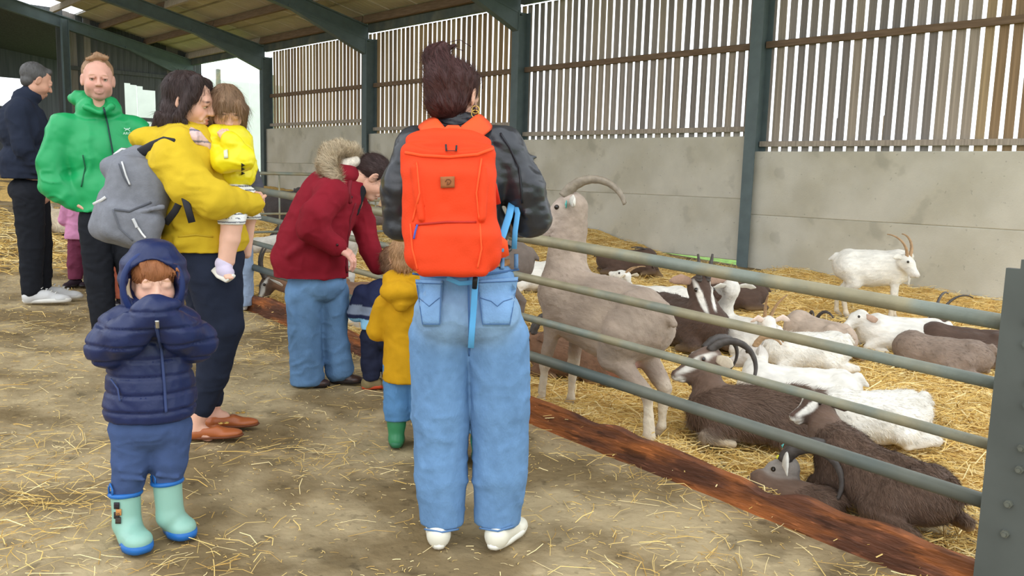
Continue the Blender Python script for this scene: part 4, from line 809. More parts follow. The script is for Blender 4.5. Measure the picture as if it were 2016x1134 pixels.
H_.e(hc-f.fv*.13+np.array([0, 0, -.006])-f.rv*.004, (.082, .17, .092), R=B, k=.016, sub=True); 
f.obj('hood', H_, .005, M_puff, lambda V: .003*noise(V, 20, 71)+.003*np.cos(V[:, 2]*110)); 
g = Geo(); cc_ = hc-f.fv*.055; g.tube([cc_+f.rv*(.086*math.sin(t)-.004)+np.array([0, 0, .104*math.cos(t)-.004])+f.fv*(.01*math.cos(2*t)) for t in np.linspace(-2.6, 2.6, 40)], .010, 8); g.build('hood_rim', mat('navy_trim', (34, 50, 98), .5), f.root, True)
g = Geo(); g.tube([cc_+f.rv*(.078*math.sin(t)-.004)+np.array([0, 0, .094*math.cos(t)-.004])+f.fv*.012 for t in np.linspace(-2.75, -1.3, 14)], .012, 8); g.build('hood_lining', pm((196, 178, 150)), f.root, True)
f.stroke('zip', P_, [(307, 640), (318, 690), (324, 760), (327, 812)], .0045, mat('navy_zip', (52, 66, 110), .5), co, sub=8, off=.002); f.stroke('zip_pull', P_, [(309, 630), (310, 645)], .006, M_met, co, off=.008)
f.stroke('pocket_edge', P_, [(218, 745), (232, 765), (236, 790)], .003, mat('navy_zip', (52, 66, 110), .5), co)
G_ = Sdf(LG); G_.e(J(297, 835), (.125, .095, .09), R=B, k=.04); G_.chain([J(266, 850), J(260, 905), J(250, 968)], [.076, .060, .046], k=.03); G_.chain([J(330, 850), J(332, 905), J(330, 950)], [.076, .060, .046], k=.03)
for x, y in ((262, 940), (330, 935), (258, 925)): G_.c(J(x-20, y, -.05), J(x+20, y+4, -.05), .008, k=.012)
f.obj('leggings', G_, .006, M_cloth, cloth(.003, 14, (1, 1, 1.5), 81))
MNT = S2L((140, 184, 168)); BTR = mat('blue_rubber', (38, 104, 176), .35, var=.03)
def welly(f, sh0, sh1, heel, toe, r, w, col, trim, nm='rain_boot', trimtop=True, lab=None, vox=.0055):
    x = N3((toe-heel)*np.array([1, 1, 0])); up = np.array([0, 0, 1]); L = np.linalg.norm(toe-heel); R_ = np.stack([x, np.cross(up, x), up], 1)
    S = Sdf(col); S.c(sh0, sh1, r, r*.92, k=.02); S.c(sh1, heel+x*w*1.1+up*.03, r*.92, w*.95, k=.03); S.e(heel+x*L*.68+up*.030, (L*.34, w, .034), R=R_, k=.04); S.e(heel+x*w+up*.028, (w, w*.9, .036), R=R_, k=.03)
    tz = sh0[2]; o = f.obj(nm, S, vox, M_rub, lambda V: .001*noise(V, 20, 3), cut=lambda P: np.maximum(heel[2]+.006-P[:, 2], P[:, 2]-tz))
    if lab: o['label'] = lab
    g = Geo(); n = 22; V = []
    for zz, kx in ((0, .98), (.012, 1.03), (.024, 1.01)):
        for k in range(n): t = 2*PI*k/n; u = math.cos(t); V.append(heel+x*(L*.51+u*L*.53*kx)+R_[:, 1]*(math.copysign(abs(math.sin(t))**.7, math.sin(t))*w*(1.08 if u > 0 else .95)*kx)+up*zz)
    g.add(V, [(q*n+k, q*n+(k+1) % n, (q+1)*n+(k+1) % n, (q+1)*n+k) for q in range(2) for k in range(n)]+[tuple(range(n-1, -1, -1)), tuple(2*n+k for k in range(n))]); g.build('sole', trim, o, True)
    if trimtop:
        g = Geo(); d = N3(sh0-sh1); a = N3(np.cross(d, x)); b = np.cross(a, d); g.tube([sh0-d*.004+(a*math.cos(t)+b*math.sin(t))*r*1.0 for t in np.linspace(0, 2*PI, 25)], .008, 8, caps=False); g.build('cuff', trim, o, True)
        for q in (-1, 1): g = Geo(); c0 = sh0+a*q*r; g.tube([c0-x*.014, c0-x*.016+up*.02, c0+up*.036, c0+x*.016+up*.02, c0+x*.014], .005, 6, .6); g.build('pull_loop', trim, o, True)
    return o, S
z0 = lambda p: p*np.array([1, 1, 0])
b1, S1 = welly(f, J(247, 968), J(250, 1030, -.01), z0(J(250, 1058)), z0(J(250, 1058))-f.fv*.125+f.rv*.05, .046, .044, MNT, BTR)
b2, S2 = welly(f, J(329, 945), J(335, 1015, -.01), z0(J(334, 1040, .06)), z0(J(334, 1040, .06))-f.fv*.125+f.rv*.055, .046, .044, MNT, BTR)
for q, (x, y, c_) in enumerate(((229, 995, (40, 36, 40)), (233, 1008, (186, 128, 70)), (229, 1014, (40, 36, 40)), (232, 1024, (60, 50, 44)))): f.decal('printed_patch', S1, [(x-5, y-6), (x+6, y-6), (x+6, y+6), (x-5, y+6)], pm(c_, .5), b1, (3, 3), .001)
# ---------------------------------------------------------------- 3. man in the green jacket
f = Fig('person with short fair hair in a bright green rain jacket, hands in pockets', 215, 692); J = f.J; B = f.B
GN = S2L((26, 158, 92)); BK = S2L((30, 32, 38)); hc = J(193, 158, -.02)
S = inner(f, J(215, 415), J(200, 300), J(196, 215), arms=([J(118, 250), J(98, 345), J(145, 395)], [J(272, 250), J(290, 345), J(262, 400)]), legs=([J(190, 440), J(197, 560), J(208, 665)], [J(245, 440), J(262, 560), J(268, 665)]), skin=S2L((216, 164, 142)))
S.c(J(196, 225), hc+f.fv*.01, .056, .055, k=.03); f.addskin(S, .012)
T, R = head(f, hc, f.hd(178), -2, 0, 1.05, S2L((216, 164, 146)), stub=1, brow=S2L((176, 130, 100)), old=True)
hand(f, J(138, 398, -.02), -f.fv*.1+f.rv, (0, 0, -1), .95, .8)
f.body()
HM = Sdf(S2L((156, 122, 92))); HM.e(T((-.028, 0, .048)), np.array((.094, .081, .080))*1.05, R=R, k=.02); HM.c(T((.03, .0, .128)), T((.05, .045, .118)), .020, .012, k=.02); HM.c(T((.03, .0, .128)), T((.045, -.05, .105)), .018, .010, k=.02)
f.obj('hair', HM, .006, M_hairm, lambda V: .0025*noise(V, 60, 5), hair=hairs_on(1800, (0, 0, 1.), .018, .0016, jit=.5, lift=.12), cut=lambda P: (((P-T((.105, 0, .0)))@R[:, 0])*0+((P-T((0, 0, 0)))@R[:, 0]-.078*1.05)+.0))
Gj = Sdf(GN)
Gj.e(J(200, 300), (.20, .125, .20), R=B, k=.10); Gj.e(J(205, 370), (.19, .125, .15), R=B, k=.08); Gj.c(J(205, 370), J(207, 430), .165, .165, k=.06, sq=(f.fv, .75)); Gj.c(J(138, 250), J(256, 250), .074, k=.08); Gj.c(J(178, 215), J(212, 215), .080, .08, k=.03)
Gj.chain([J(122, 250), J(102, 320), J(108, 365, -.02), J(140, 395, -.04)], [.078, .078, .074, .056], k=.07); Gj.chain([J(268, 255), J(292, 330), J(268, 395)], [.078, .07, .056], k=.07)
Gj.e(J(165, 195, .08), (.085, .07, .055), R=B, k=.03); Gj.e(J(214, 212, .03), (.07, .07, .03), R=B, k=.04); Gj.e(J(198, 222, -.03), (.088, .085, .028), R=B, k=.03); Gj.c(J(168, 210, -.09), J(196, 222, -.12), .022, .018, k=.02); Gj.c(J(220, 208, -.09), J(200, 222, -.12), .022, .018, k=.02); Gj.e(J(195, 198, -.10), (.045, .06, .045), R=B, k=.02, sub=True)
go = f.obj('rain_jacket', Gj, .009, M_shell, cloth(.012, 6, (1, 1, 1.2), 91, .001), cut=lambda P: J(200, 416)[2]-P[:, 2])
f.stroke('zip', Gj, [(204, 212), (212, 245), (222, 300), (228, 400)], .006, pm((26, 60, 56), .5), go, sub=8, off=.004); f.stroke('pocket_zip', Gj, [(163, 305), (168, 330), (160, 368)], .004, pm((20, 90, 60), .5), go, off=.003)
f.stroke('logo', Gj, [(244, 252), (250, 256), (256, 252)], .0022, pm((200, 232, 214)), go, sub=2, off=.003); f.stroke('logo', Gj, [(246, 258), (250, 253), (256, 259)], .0022, pm((200, 232, 214)), go, sub=2, off=.003)
fc = bpy.data.curves.new('logo_text', 'FONT'); fc.body = "ARC'TERYX"; fc.size = .022; fc.extrude = .001; to = bpy.data.objects.new('t', fc); C.objects.link(to); bpy.context.view_layer.update(); tm = bpy.data.meshes.new_from_object(to); bpy.data.objects.remove(to); tm.materials.append(pm((200, 232, 214)))
tp = f.cast(Gj, 242, 265); lo_ = link('logo_text', tm, f.root); lo_.matrix_local = Matrix([(f.rv[0], 0, -f.fv[0], tp[0]-f.fv[0]*.012), (f.rv[1], 0, -f.fv[1], tp[1]-f.fv[1]*.012), (0, 1, 0, tp[2]), (0, 0, 0, 1)])
Tr = Sdf(BK); Tr.e(J(218, 425), (.165, .12, .11), R=B, k=.04); Tr.chain([J(188, 440), J(195, 550), J(207, 655)], [.095, .080, .068], k=.03); Tr.chain([J(246, 440), J(262, 550), J(268, 660)], [.095, .080, .068], k=.03)
f.obj('trousers', Tr, .010, M_cloth, cloth(.006, 9, (1, 1, 1.8), 95))
for x, y in ((208, 695), (266, 690)): shoe(f, z0(J(x, y, .05)), z0(J(x, y, .05))-f.fv*.24+f.rv*.1, .045, .09, 'shoe', M_cloth, BK, pm((40, 40, 42)))
# ---------------------------------------------------------------- 4. man in the navy jacket
f = Fig('person with short grey hair in a navy jacket and white trainers at the left edge', 68, 596); J = f.J; B = f.B
hc = J(72, 160, 0); hr = f.hd(82)
S = inner(f, J(64, 378), J(52, 262), J(58, 195), arms=([J(35, 225, -.1), J(50, 300, -.12), J(85, 330, -.1)], [J(45, 225, .16), J(60, 300, .18), J(90, 330, .1)]), legs=([J(60, 380, -.06), J(60, 480, -.06), J(62, 570, -.06)], [J(70, 380, .1), J(75, 480, .1), J(85, 565, .1)]), skin=S2L((200, 152, 130)))
S.c(J(56, 200), hc, .055, .052, k=.03); f.addskin(S, .013); T, R = head(f, hc, f.hd(78), -22, 0, 1.02, S2L((212, 160, 136)), brow=S2L((70, 62, 58)), stub=1, vox=.005)
hand(f, J(92, 335, -.1), f.rv, (0, 0, -1), .95, .9, skin=S2L((200, 152, 130))); f.body()
HM = Sdf(S2L((84, 82, 82))); HM.e(T((-.03, 0, .042)), np.array((.092, .083, .082))*1.03, R=R, k=.02); HM.c(T((.045, -.03, .092)), T((.045, .03, .092)), .022, k=.05); HM.e(T((-.05, 0, -.02)), np.array((.05, .068, .05)), R=R, k=.02)
f.obj('hair', HM, .007, M_hairm, lambda V: .002*noise(V, 60, 5), hair=hairs_on(1500, (0, 0, .3), .010, .0018, jit=.7, lift=.4))
NJ = S2L((38, 44, 60)); Nj = Sdf(NJ); Nj.e(J(44, 250), (.17, .20, .20), R=B, k=.06); Nj.e(J(48, 320), (.17, .17, .15), R=B, k=.06); Nj.c(J(50, 320), J(54, 372), .165, .165, k=.06); Nj.c(J(42, 215, -.12), J(42, 215, .14), .085, k=.05); Nj.c(J(50, 195), J(60, 188), .085, .075, k=.03)
Nj.chain([J(34, 225, -.16), J(46, 290, -.19), J(72, 328, -.15)], [.08, .07, .055], k=.04); Nj.chain([J(45, 225, .16), J(60, 300, .18), J(90, 330, .1)], [.08, .065, .05], k=.04)
f.obj('jacket', Nj, .011, M_cloth, cloth(.008, 8, (1, 1, 1.4), 101), cut=lambda P: J(50, 352)[2]-P[:, 2])
Tr = Sdf(BK); Tr.e(J(54, 375), (.13, .14, .11), R=B, k=.04); Tr.chain([J(56, 385, -.06), J(62, 480, -.06), J(62, 572, -.06)], [.11, .085, .068], k=.03); Tr.chain([J(66, 385, .1), J(78, 480, .1), J(82, 570, .1)], [.11, .085, .068], k=.03); f.obj('trousers', Tr, .011, M_cloth, cloth(.008, 9, (1, 1, 1.8), 105))
TRN = S2L((206, 206, 206))
for x, y, dd in ((46, 604, -.06), (72, 590, .1)):
    o, S_ = shoe(f, z0(J(x, y, dd)), z0(J(x, y, dd))+f.rv*.31-f.fv*.04, .048, .10, 'trainer', M_cloth, TRN, pm((222, 220, 214), .5), sth=.03)
    for k in range(4): p = z0(J(x, y, dd))+f.rv*(.13+.03*k)+np.array([0, 0, .105-.012*k]); g = Geo(); g.tube([p-f.fv*.035-f.rv*.01, p+np.array([0, 0, .004]), p+f.fv*.035-f.rv*.01], .004, 5); g.build('lace', pm((236, 236, 232)), o)
# ---------------------------------------------------------------- 5. woman in the yellow jacket
f = Fig('person with shoulder-length dark hair in a yellow jacket and tan loafers, carrying a small girl', 415, 862); J = f.J; B = f.B
YL = S2L((208, 176, 44)); NT = S2L((34, 40, 56)); hc = J(374, 200, 0)
S = inner(f, J(410, 500), J(368, 330), J(362, 255), arms=([J(335, 315, -.15), J(405, 400, -.20), J(490, 402, -.10)], [J(370, 315, .16), J(430, 390, .18), J(490, 400, .1)]), legs=([J(425, 540, -.05), J(440, 650, -.05), J(395, 815, -.02)], [J(410, 540, .1), J(425, 650, .12), J(418, 800, .14)]))
S.c(J(360, 262), hc, .048, .046, k=.03); S.c(J(395, 800, -.02), J(384, 845, -.02), .036, .034, k=.02); S.c(J(384, 845, -.02), J(410, 856, -.03), .035, .03, k=.02); S.c(J(418, 785, .14), J(414, 815, .14), .036, .034, k=.02); S.c(J(414, 815, .14), J(440, 822, .13), .035, .03, k=.02)
f.addskin(S, .010); T, R = head(f, hc, f.hd(112), -14, 4, .98, SKN, smile=1, brow=S2L((60, 40, 36)))
hand(f, J(478, 404, -.08), f.rv+f.fv*.8, (0, 0, 1), .85, 1.2, -1); hand(f, J(470, 410, .08), f.rv-f.fv*.5, (0, 0, 1), .9, .9); f.body()
HD = S2L((58, 44, 42)); HW = Sdf(HD)
HW.e(T((-.025, 0, .035)), np.array((.098, .088, .090)), R=R, k=.02); HW.e(T((-.05, 0, -.05)), np.array((.065, .085, .085)), R=R, k=.04); HW.e(T((-.055, -.02, -.11)), np.array((.055, .075, .045)), R=R, k=.03)
HW.c(T((.035, -.045, .10)), T((.030, -.078, .03)), .028, .022, k=.03); HW.c(T((.030, -.078, .03)), T((.0, -.088, -.07)), .022, .022, k=.02); HW.c(T((.0, -.088, -.07)), T((-.02, -.075, -.13)), .02, .012, k=.02); HW.c(T((.03, .045, .085)), T((.035, .075, .02)), .026, .02, k=.05); HW.c(T((.035, .072, .03)), T((.01, .085, -.09)), .020, .016, k=.04)
for a in range(7): HW.c(T((-.09+.02*a, -.085, -.08)), T((-.10+.025*a, -.085-.008*(a % 2), -.15-.012*(a % 3))), .014, .005, k=.012)
f.obj('hair', HW, .0065, M_hairm, lambda V: .005*noise(V*np.array([1, 1, .5]), 30, 5)+.002*noise(V*np.array([1, 1, .3]), 80, 5), hair=hairs_on(5500, lambda P: np.tile((-.15, 0, -1), (len(P), 1))+.6*np.stack([noise(P, 14, 1), noise(P, 14, 2), noise(P, 14, 3)*.3], 1), .045, .0015, jit=.16, lift=.12, shade=.5))
Yj = Sdf(YL)
Yj.e(J(362, 315), (.165, .17, .17), R=B, k=.06); Yj.e(J(388, 395), (.165, .15, .18), R=B, k=.08); Yj.e(J(405, 465), (.175, .155, .10), R=B, k=.06); Yj.c(J(400, 440), J(408, 512), .150, .160, k=.08, sq=(f.fv, .9)); Yj.c(J(352, 280, -.12), J(362, 280, .14), .07, k=.05)
Yj.e(J(300, 275, .02), (.095, .11, .055), R=B, k=.03); Yj.c(J(300, 285, -.06), J(375, 272, -.10), .035, .028, k=.03); Yj.c(J(385, 262, -.06), J(402, 290, -.08), .03, .025, k=.02)
Yj.e(J(350, 330, -.08), (.11, .12, .10), R=B, k=.12); Yj.chain([J(338, 318, -.17), J(372, 365, -.21), J(420, 395, -.23), J(496, 402, -.10)], [.080, .076, .070, .052], k=.10); Yj.chain([J(370, 315, .16), J(430, 385, .18), J(488, 395, .1)], [.08, .065, .05], k=.04)
for a, b in (((345, 440), (380, 455)), ((350, 478), (400, 470))): Yj.c(J(*a, -.13), J(*b, -.14), .014, .008, k=.08)
yo = f.obj('jacket', Yj, .0085, M_cloth, cloth(.009, 8, (1, 1, 1.3), 111), cut=lambda P: J(405, 494)[2]-P[:, 2])
f.stroke('drawcord', Yj, [(350, 466), (385, 462), (420, 466)], .003, pm((196, 166, 40)), yo); g = Geo(); g.tube([J(497, 404, -.115)+.043*(f.rv*math.cos(t)*.35+np.array([0, 0, math.sin(t)])) for t in np.linspace(0, 6.28, 16)], .006, 6); g.build('cuff', pm((208, 176, 44)), yo, True)
Sc = Sdf(S2L((222, 190, 186))); Sc.c(J(362, 258, -.05), J(385, 270, -.14), .030, k=.02); Sc.c(J(385, 270, -.14), J(408, 288, -.11), .028, .020, k=.02); Sc.c(J(365, 258, .05), J(405, 275, -.02), .03, k=.02)
def plaid(V, c): a = np.abs(((V[:, 2]*22) % 1)-.5) < .1; b = np.abs((((V@f.rv)*22) % 1)-.5) < .1; c = c.copy(); c[a] = S2L((120, 116, 132)); c[b] *= .75; return c
f.obj('scarf', Sc, .006, M_cloth, cloth(.005, 20, seed=3), colfn=plaid)
Tn = Sdf(NT); Tn.e(J(412, 510), (.150, .13, .12), R=B, k=.05); Tn.chain([J(422, 540, -.04), J(438, 640, -.05), J(418, 740, -.03), J(400, 800, -.02)], [.118, .090, .066, .052], k=.03); Tn.chain([J(405, 540, .1), J(420, 640, .12), J(415, 740, .13), J(416, 785, .14)], [.11, .085, .062, .052], k=.03)
f.obj('trousers', Tn, .009, M_cloth, cloth(.006, 10, (1, 1, 1.6), 115))
LF = S2L((168, 94, 52))
for a, b in (((368, 868, -.02), (448, 862)), ((404, 836, .13), (476, 824))):
    h0 = z0(J(a[0], a[1], a[2])); h1 = h0+f.rv*.235-f.fv*.02
    def cutv(S, heel, x, up, L): S.e(heel+x*L*.34+up*.075, (L*.24, .03, .035), R=np.stack([x, np.cross(up, x), up], 1), k=.01, sub=True)
    o, S_ = shoe(f, h0, h1, .040, .062, 'loafer', M_rub, LF, pm((110, 62, 38), .6), sth=.010, extra=cutv)
    for q in (-1, 1): g = Geo(); p = h0+f.rv*(.155+q*.012)+np.array([0, 0, .064])-f.fv*.02; g.tube([p+.009*(f.rv*math.cos(t)-f.fv*math.sin(t)) for t in np.linspace(0, 6.28, 12)], .0028, 6); g.build('buckle', M_gold, o, True)
# grey backpack on her back
gb_off = J(265, 470, -.05); gb = empty('backpack', f.P+gb_off, 'grey fabric backpack with front pocket worn by the person in the yellow jacket', 'backpack')
GB = S2L((122, 124, 132)); K = Sdf(GB); Rk = B@np.array([(math.cos(.28), 0, math.sin(.28)), (0, 1, 0), (-math.sin(.28), 0, math.cos(.28))])
Rk = np.stack([f.rv*math.cos(.30)-np.array([0, 0, math.sin(.30)]), f.fv, f.rv*math.sin(.30)+np.array([0, 0, math.cos(.30)])], 1)
K.b(J(265, 400, -.06), (.125, .125, .185), R=Rk, rr=.07, k=.04); K.b(J(262, 442, -.12), (.115, .10, .085), R=Rk, rr=.05, k=.03); K.b(J(222, 420, -.04), (.07, .10, .11), R=Rk, rr=.05, k=.03); K.c(J(222, 330, -.05), J(290, 300, -.03), .05, .045, k=.05)
K.c(J(218, 428, -.20), J(320, 408, -.22), .008, k=.012)
V, F, c = K.mesh(.0075, lambda V: .006*noise(V, 9, 121)+.002*noise(V, 30, 122)); link('bag_body', mesh_np('bag_body', V-gb_off, F, mat('grey_canvas', attr=True, rough=.85, var=.1, vs_=40, bump=.2, bs=200), c), gb)
def gst(name, pts, rad, m, flat=.4, off=.002): o = f.stroke(name, K, pts, rad, m, gb, flat, 8, 6, -.6, off); o.location = tuple(-gb_off)
lt_ = pm((206, 206, 208), .4)
gst('zip', [(240, 318), (248, 345), (256, 364)], .0035, lt_); gst('zip', [(234, 322), (244, 350), (255, 366)], .0025, pm((80, 82, 90))); gst('zip_pull', [(262, 430), (268, 442), (270, 448)], .006, lt_, off=.006); gst('zip', [(270, 445), (280, 460), (287, 468)], .004, pm((230, 230, 230), .4)); gst('pocket_edge', [(225, 412), (255, 416), (298, 398)], .0045, pm((88, 90, 98)))
gst('seam', [(222, 412), (236, 450), (262, 474)], .003, pm((96, 98, 106))); gst('side_pocket_trim', [(184, 402), (200, 394), (208, 388)], .006, pm((214, 214, 214)))
def gtube(name, pts, rad, m, flat=.3): g = Geo(); g.tube([p-gb_off for p in pts], rad, 8, flat, up=-f.fv); g.build(name, m, gb, True)
bkm = pm((44, 44, 50), .7)
gtube('handle', [J(225, 306, -.05), J(240, 294, -.04), J(270, 296, -.04), J(284, 312, -.05)], .008, M_met, 1.); gtube('shoulder_strap', [J(268, 305, -.06), J(300, 288, -.12), J(325, 278, -.17), J(345, 282, -.20)], .02, bkm, .3)
gtube('lower_strap', [J(326, 440, -.17), J(345, 415, -.22), J(365, 375, -.26), J(372, 366, -.27)], .014, bkm, .25); gtube('strap_tail', [J(362, 382, -.27), J(370, 410, -.27), J(378, 438, -.27)], .014, bkm, .25); gtube('top_flap', [J(282, 318, -.05), J(292, 330, -.06), J(300, 350, -.07)], .03, bkm, .4)
# ---------------------------------------------------------------- 6. girl carried
f0 = f; f = Fig('small girl in bright yellow raincoat held on the arm, with striped shorts', 415, 862); J = f.J; B = f.B
# the girl's root sits under her where she is held
gy = f.J(450, 360, .02); f.root.location = f.P+gy; GO = gy
def off_all(f, off):
    for ch in list(f.root.children): ch.location = Vector(ch.location)-Vector(off)
YG = S2L((236, 220, 30)); hc = J(446, 216, .03)
S = inner(f, J(458, 395, .0), J(450, 310, .02), J(447, 262, .02), arms=([J(425, 285, -.05), J(480, 325, -.12), J(442, 275, -.12)], [J(470, 285, .1), J(480, 330, .12), J(440, 340, .1)]), legs=([J(462, 400, -.10), J(456, 430, -.17), J(452, 515, -.17)], [J(470, 400, .12), J(490, 430, .2), J(485, 500, .2)]), skin=SKC, sc=.62)
S.c(J(447, 262, .02), hc, .036, k=.02); S.c(J(458, 428, -.17), J(453, 470, -.17), .048, .040, k=.02); S.c(J(453, 470, -.17), J(440, 525, -.17), .042, .026, k=.02); S.c(J(438, 530, -.17), J(449, 543, -.21), .024, .020, k=.02)
for k in range(4): S.c(J(444+k*3.5, 543, -.22), J(446+k*3.6, 547, -.235), .008, k=.004)
f.addskin(S, .007); T, R = head(f, hc, f.hd(172), -32, 0, .84, SKC, child=True, eyes=False); hand(f, J(446, 280, -.12), (0, 0, 1)-f.rv*.4, f.fv, .48, 1.3, skin=SKC); f.body()
HG = Sdf(S2L((134, 106, 82))); HG.e(T((-.012, 0, .04)), np.array((.102, .088, .086))*.86, R=R, k=.02); HG.c(T((.03, .08, .03)), T((.035, .085, -.08)), .022, .016, k=.03); HG.c(T((.03, -.08, .03)), T((.04, -.08, -.08)), .022, .018, k=.03); HG.e(T((-.04, 0, -.05)), (.05, .06, .06), R=R, k=.03); HG.c(T((.075, -.04, .08)), T((.095, -.05, .03)), .016, .01, k=.02); HG.c(T((.075, .04, .08)), T((.095, .05, .03)), .016, .01, k=.02)
f.obj('hair', HG, .006, M_hairm, lambda V: .003*noise(V*np.array([1, 1, .3]), 60, 5), hair=hairs_on(3000, (0, 0, -1), .06, .0014, lift=.15, jit=.2, shade=.4))
Yg = Sdf(YG); Yg.e(J(452, 305, .02), (.108, .10, .12), R=B, k=.05); Yg.e(J(458, 345, .02), (.10, .10, .07), R=B, k=.04); Yg.c(J(425, 275, 0), J(472, 275, .04), .055, k=.04); Yg.chain([J(418, 285, -.04), J(440, 318, -.13), J(478, 312, -.15), J(452, 275, -.14)], [.055, .052, .052, .040], k=.03); Yg.chain([J(470, 285, .08), J(485, 330, .1)], [.055, .05], k=.03)
Yg.c(J(425, 263, -.03), J(470, 262, .0), .04, .035, k=.03)
yg = f.obj('raincoat', Yg, .0065, M_shell, cloth(.007, 12, (1, 1, 1), 131), cut=lambda P: J(458, 364)[2]-P[:, 2])
f.decal('reflective_patch', Yg, [(440, 296), (448, 294), (449, 311), (441, 312)], pm((214, 216, 190), .3), yg, (2, 3), .002)
for k in range(3): f.decal('zigzag_print', Yg, [(475, 321+k*8), (482, 325+k*8), (483, 325+k*8), (475, 329+k*8)], pm((40, 38, 30)), yg, (2, 2), .003)
St = Sdf(S2L((236, 236, 232))); St.chain([J(462, 395, -.08), J(456, 432, -.17)], [.07, .056], k=.02); St.e(J(460, 385, .0), (.10, .10, .06), R=B, k=.04); St.chain([J(470, 395, .12), J(490, 430, .2)], [.07, .055], k=.02)
def stripes_(V, c): c = c.copy(); c[((V[:, 2]*62) % 1) < .25] = S2L((50, 56, 80)); return c
f.obj('striped_shorts', St, .005, M_cloth, cloth(.003, 20), colfn=stripes_, cut=lambda P: J(456, 441, -.17)[2]-P[:, 2])
Sn = Sdf(S2L((206, 196, 216))); Sn.c(J(439, 519, -.17), J(442, 524, -.17), .033, .034, k=.01); Sn.c(J(440, 532, -.18), J(448, 537, -.20), .030, .028, k=.01); so = f.obj('sandal', Sn, .005, M_cloth)
g = Geo(); g.tube([J(426, 527, -.15), J(438, 539, -.18), J(454, 549, -.235)], [.026, .030, .026], 10, .35, up=np.array([0, 0, 1])+f.rv*-.6); g.build('sole', pm((226, 222, 210)), so, True)
off_all(f, GO)
# ---------------------------------------------------------------- 7. bending woman in the red coat
f = Fig('person bending forward in a dark red coat with fur-trimmed hood', 635, 762); J = f.J; B = f.B
RD = S2L((134, 28, 42)); hc = J(737, 350, .02)
S = inner(f, J(612, 520), J(665, 385), J(702, 350), arms=([J(660, 385, -.15), J(612, 445, -.18), J(660, 486, -.20)], [J(695, 400, .12), J(722, 470, .12), J(760, 525, .10)]), legs=([J(600, 560), J(602, 650), J(605, 745)], [J(652, 560, .05), J(656, 650, .06), J(675, 730, .06)]))
S.c(J(700, 352), hc, .050, .048, k=.03); f.addskin(S, .010); T, R = head(f, hc, f.hd(92), -44, 0, 1.0, SKN, smile=1, brow=S2L((60, 44, 40)))
hand(f, J(660, 484, -.20), f.rv*.8+np.array([0, 0, -.45])-f.fv*.1, -f.rv*.4+np.array([0, 0, -.6])+f.fv*.3, 1.0, .62, -1, S2L((224, 170, 152))); hand(f, J(758, 520, .08), f.rv*.7+np.array([0, 0, .2]), (0, 0, -1), .9, .5, 1); f.body()
HB_ = S2L((62, 46, 44)); HA = Sdf(HB_); HA.e(T((-.024, 0, .036)), np.array((.098, .084, .088)), R=R, k=.02); HA.e(T((-.06, 0, -.02)), (.05, .055, .06), R=R, k=.03); HA.c(T((-.05, 0, .04)), T((-.115, 0, -.02)), .045, .028, k=.04); HA.c(T((-.09, .0, -.04)), T((-.10, -.02, -.12)), .03, .014, k=.03); HA.c(T((.06, .04, .085)), T((.085, .062, .03)), .018, .010, k=.02); HA.c(T((.06, -.04, .085)), T((.082, -.06, .03)), .018, .009, k=.02); HA.c(T((-.075, 0, -.02)), T((-.09, -.03, -.10)), .03, .012, k=.03)
f.obj('hair', HA, .006, M_hairm, lambda V: .003*noise(V, 40, 5), hair=hairs_on(4500, lambda P: np.tile(-R[:, 0]-.3*R[:, 2], (len(P), 1)), .05, .0014, lift=.12, jit=.2, shade=.4))
Rc_ = Sdf(RD)
Rc_.e(J(608, 510), (.20, .17, .12), R=B, k=.06); Rc_.c(J(612, 510), J(614, 580), .20, .205, k=.06, sq=(f.fv, .8)); Rc_.c(J(615, 470), J(652, 390), .185, .165, k=.08, sq=(f.fv, .9)); Rc_.c(J(650, 380, -.12), J(672, 380, .14), .085, k=.05); Rc_.c(J(678, 375, .02), J(700, 365, .02), .09, .07, k=.04); Rc_.c(J(655, 450, .05), J(688, 410, .08), .09, .07, k=.05)
Rc_.chain([J(655, 385, -.16), J(622, 425, -.22), J(612, 450, -.22), J(662, 486, -.20)], [.078, .074, .070, .056], k=.09); Rc_.chain([J(695, 395, .14), J(715, 440, .14), J(728, 490, .12), J(745, 522, .10)], [.08, .07, .062, .055], k=.035)
for a, b in (((570, 500), (600, 480)),): Rc_.c(J(*a, -.15), J(*b, -.16), .014, .008, k=.08)
ro = f.obj('coat', Rc_, .0085, M_cloth, cloth(.008, 8, (1, 1, 1.2), 141), cut=lambda P: J(620, 545)[2]-P[:, 2])
f.stroke('front_edge', Rc_, [(700, 400), (690, 430), (684, 470), (682, 535)], .006, pm((112, 22, 36)), ro, sub=6); f.stroke('storm_flap', Rc_, [(690, 350), (686, 375), (690, 400)], .012, pm((120, 24, 38)), ro)
for x, y in ((683, 535), (664, 482), (692, 388)): p = f.cast(Rc_, x, y); g = Geo(); g.tube([p, p-f.fv*.008], .007, 10); g.build('snap_button', pm((60, 20, 26), .4), ro, True)
Fh = Sdf(S2L((196, 178, 150))); ctr = [(645, 330, -.08), (650, 305, -.05), (672, 294, .0), (695, 300, .03), (708, 318, .05)]
Fh.chain([J(660, 350, -.12)]+[J(*q) for q in ctr], [.036, .046, .046, .040, .034, .024], k=.02)
f.obj('fur_trim', Fh, .008, M_fl, lambda V: .006*noise(V, 35, 7), hair=dict(n=9000, flow=lambda P: P-J(690, 345, .0)+np.array([0, 0, .05]), L=.042, W=.0022, jit=.35, lift=.7, shade=.4))
Hl = Sdf(S2L((222, 212, 196))); Hl.c(J(678, 325, -.02), J(700, 318, .0), .035, .03, k=.02); Hl.c(J(680, 325, -.02), J(688, 358, -.06), .03, .02, k=.02); f.obj('hood_lining', Hl, .007, M_fl)
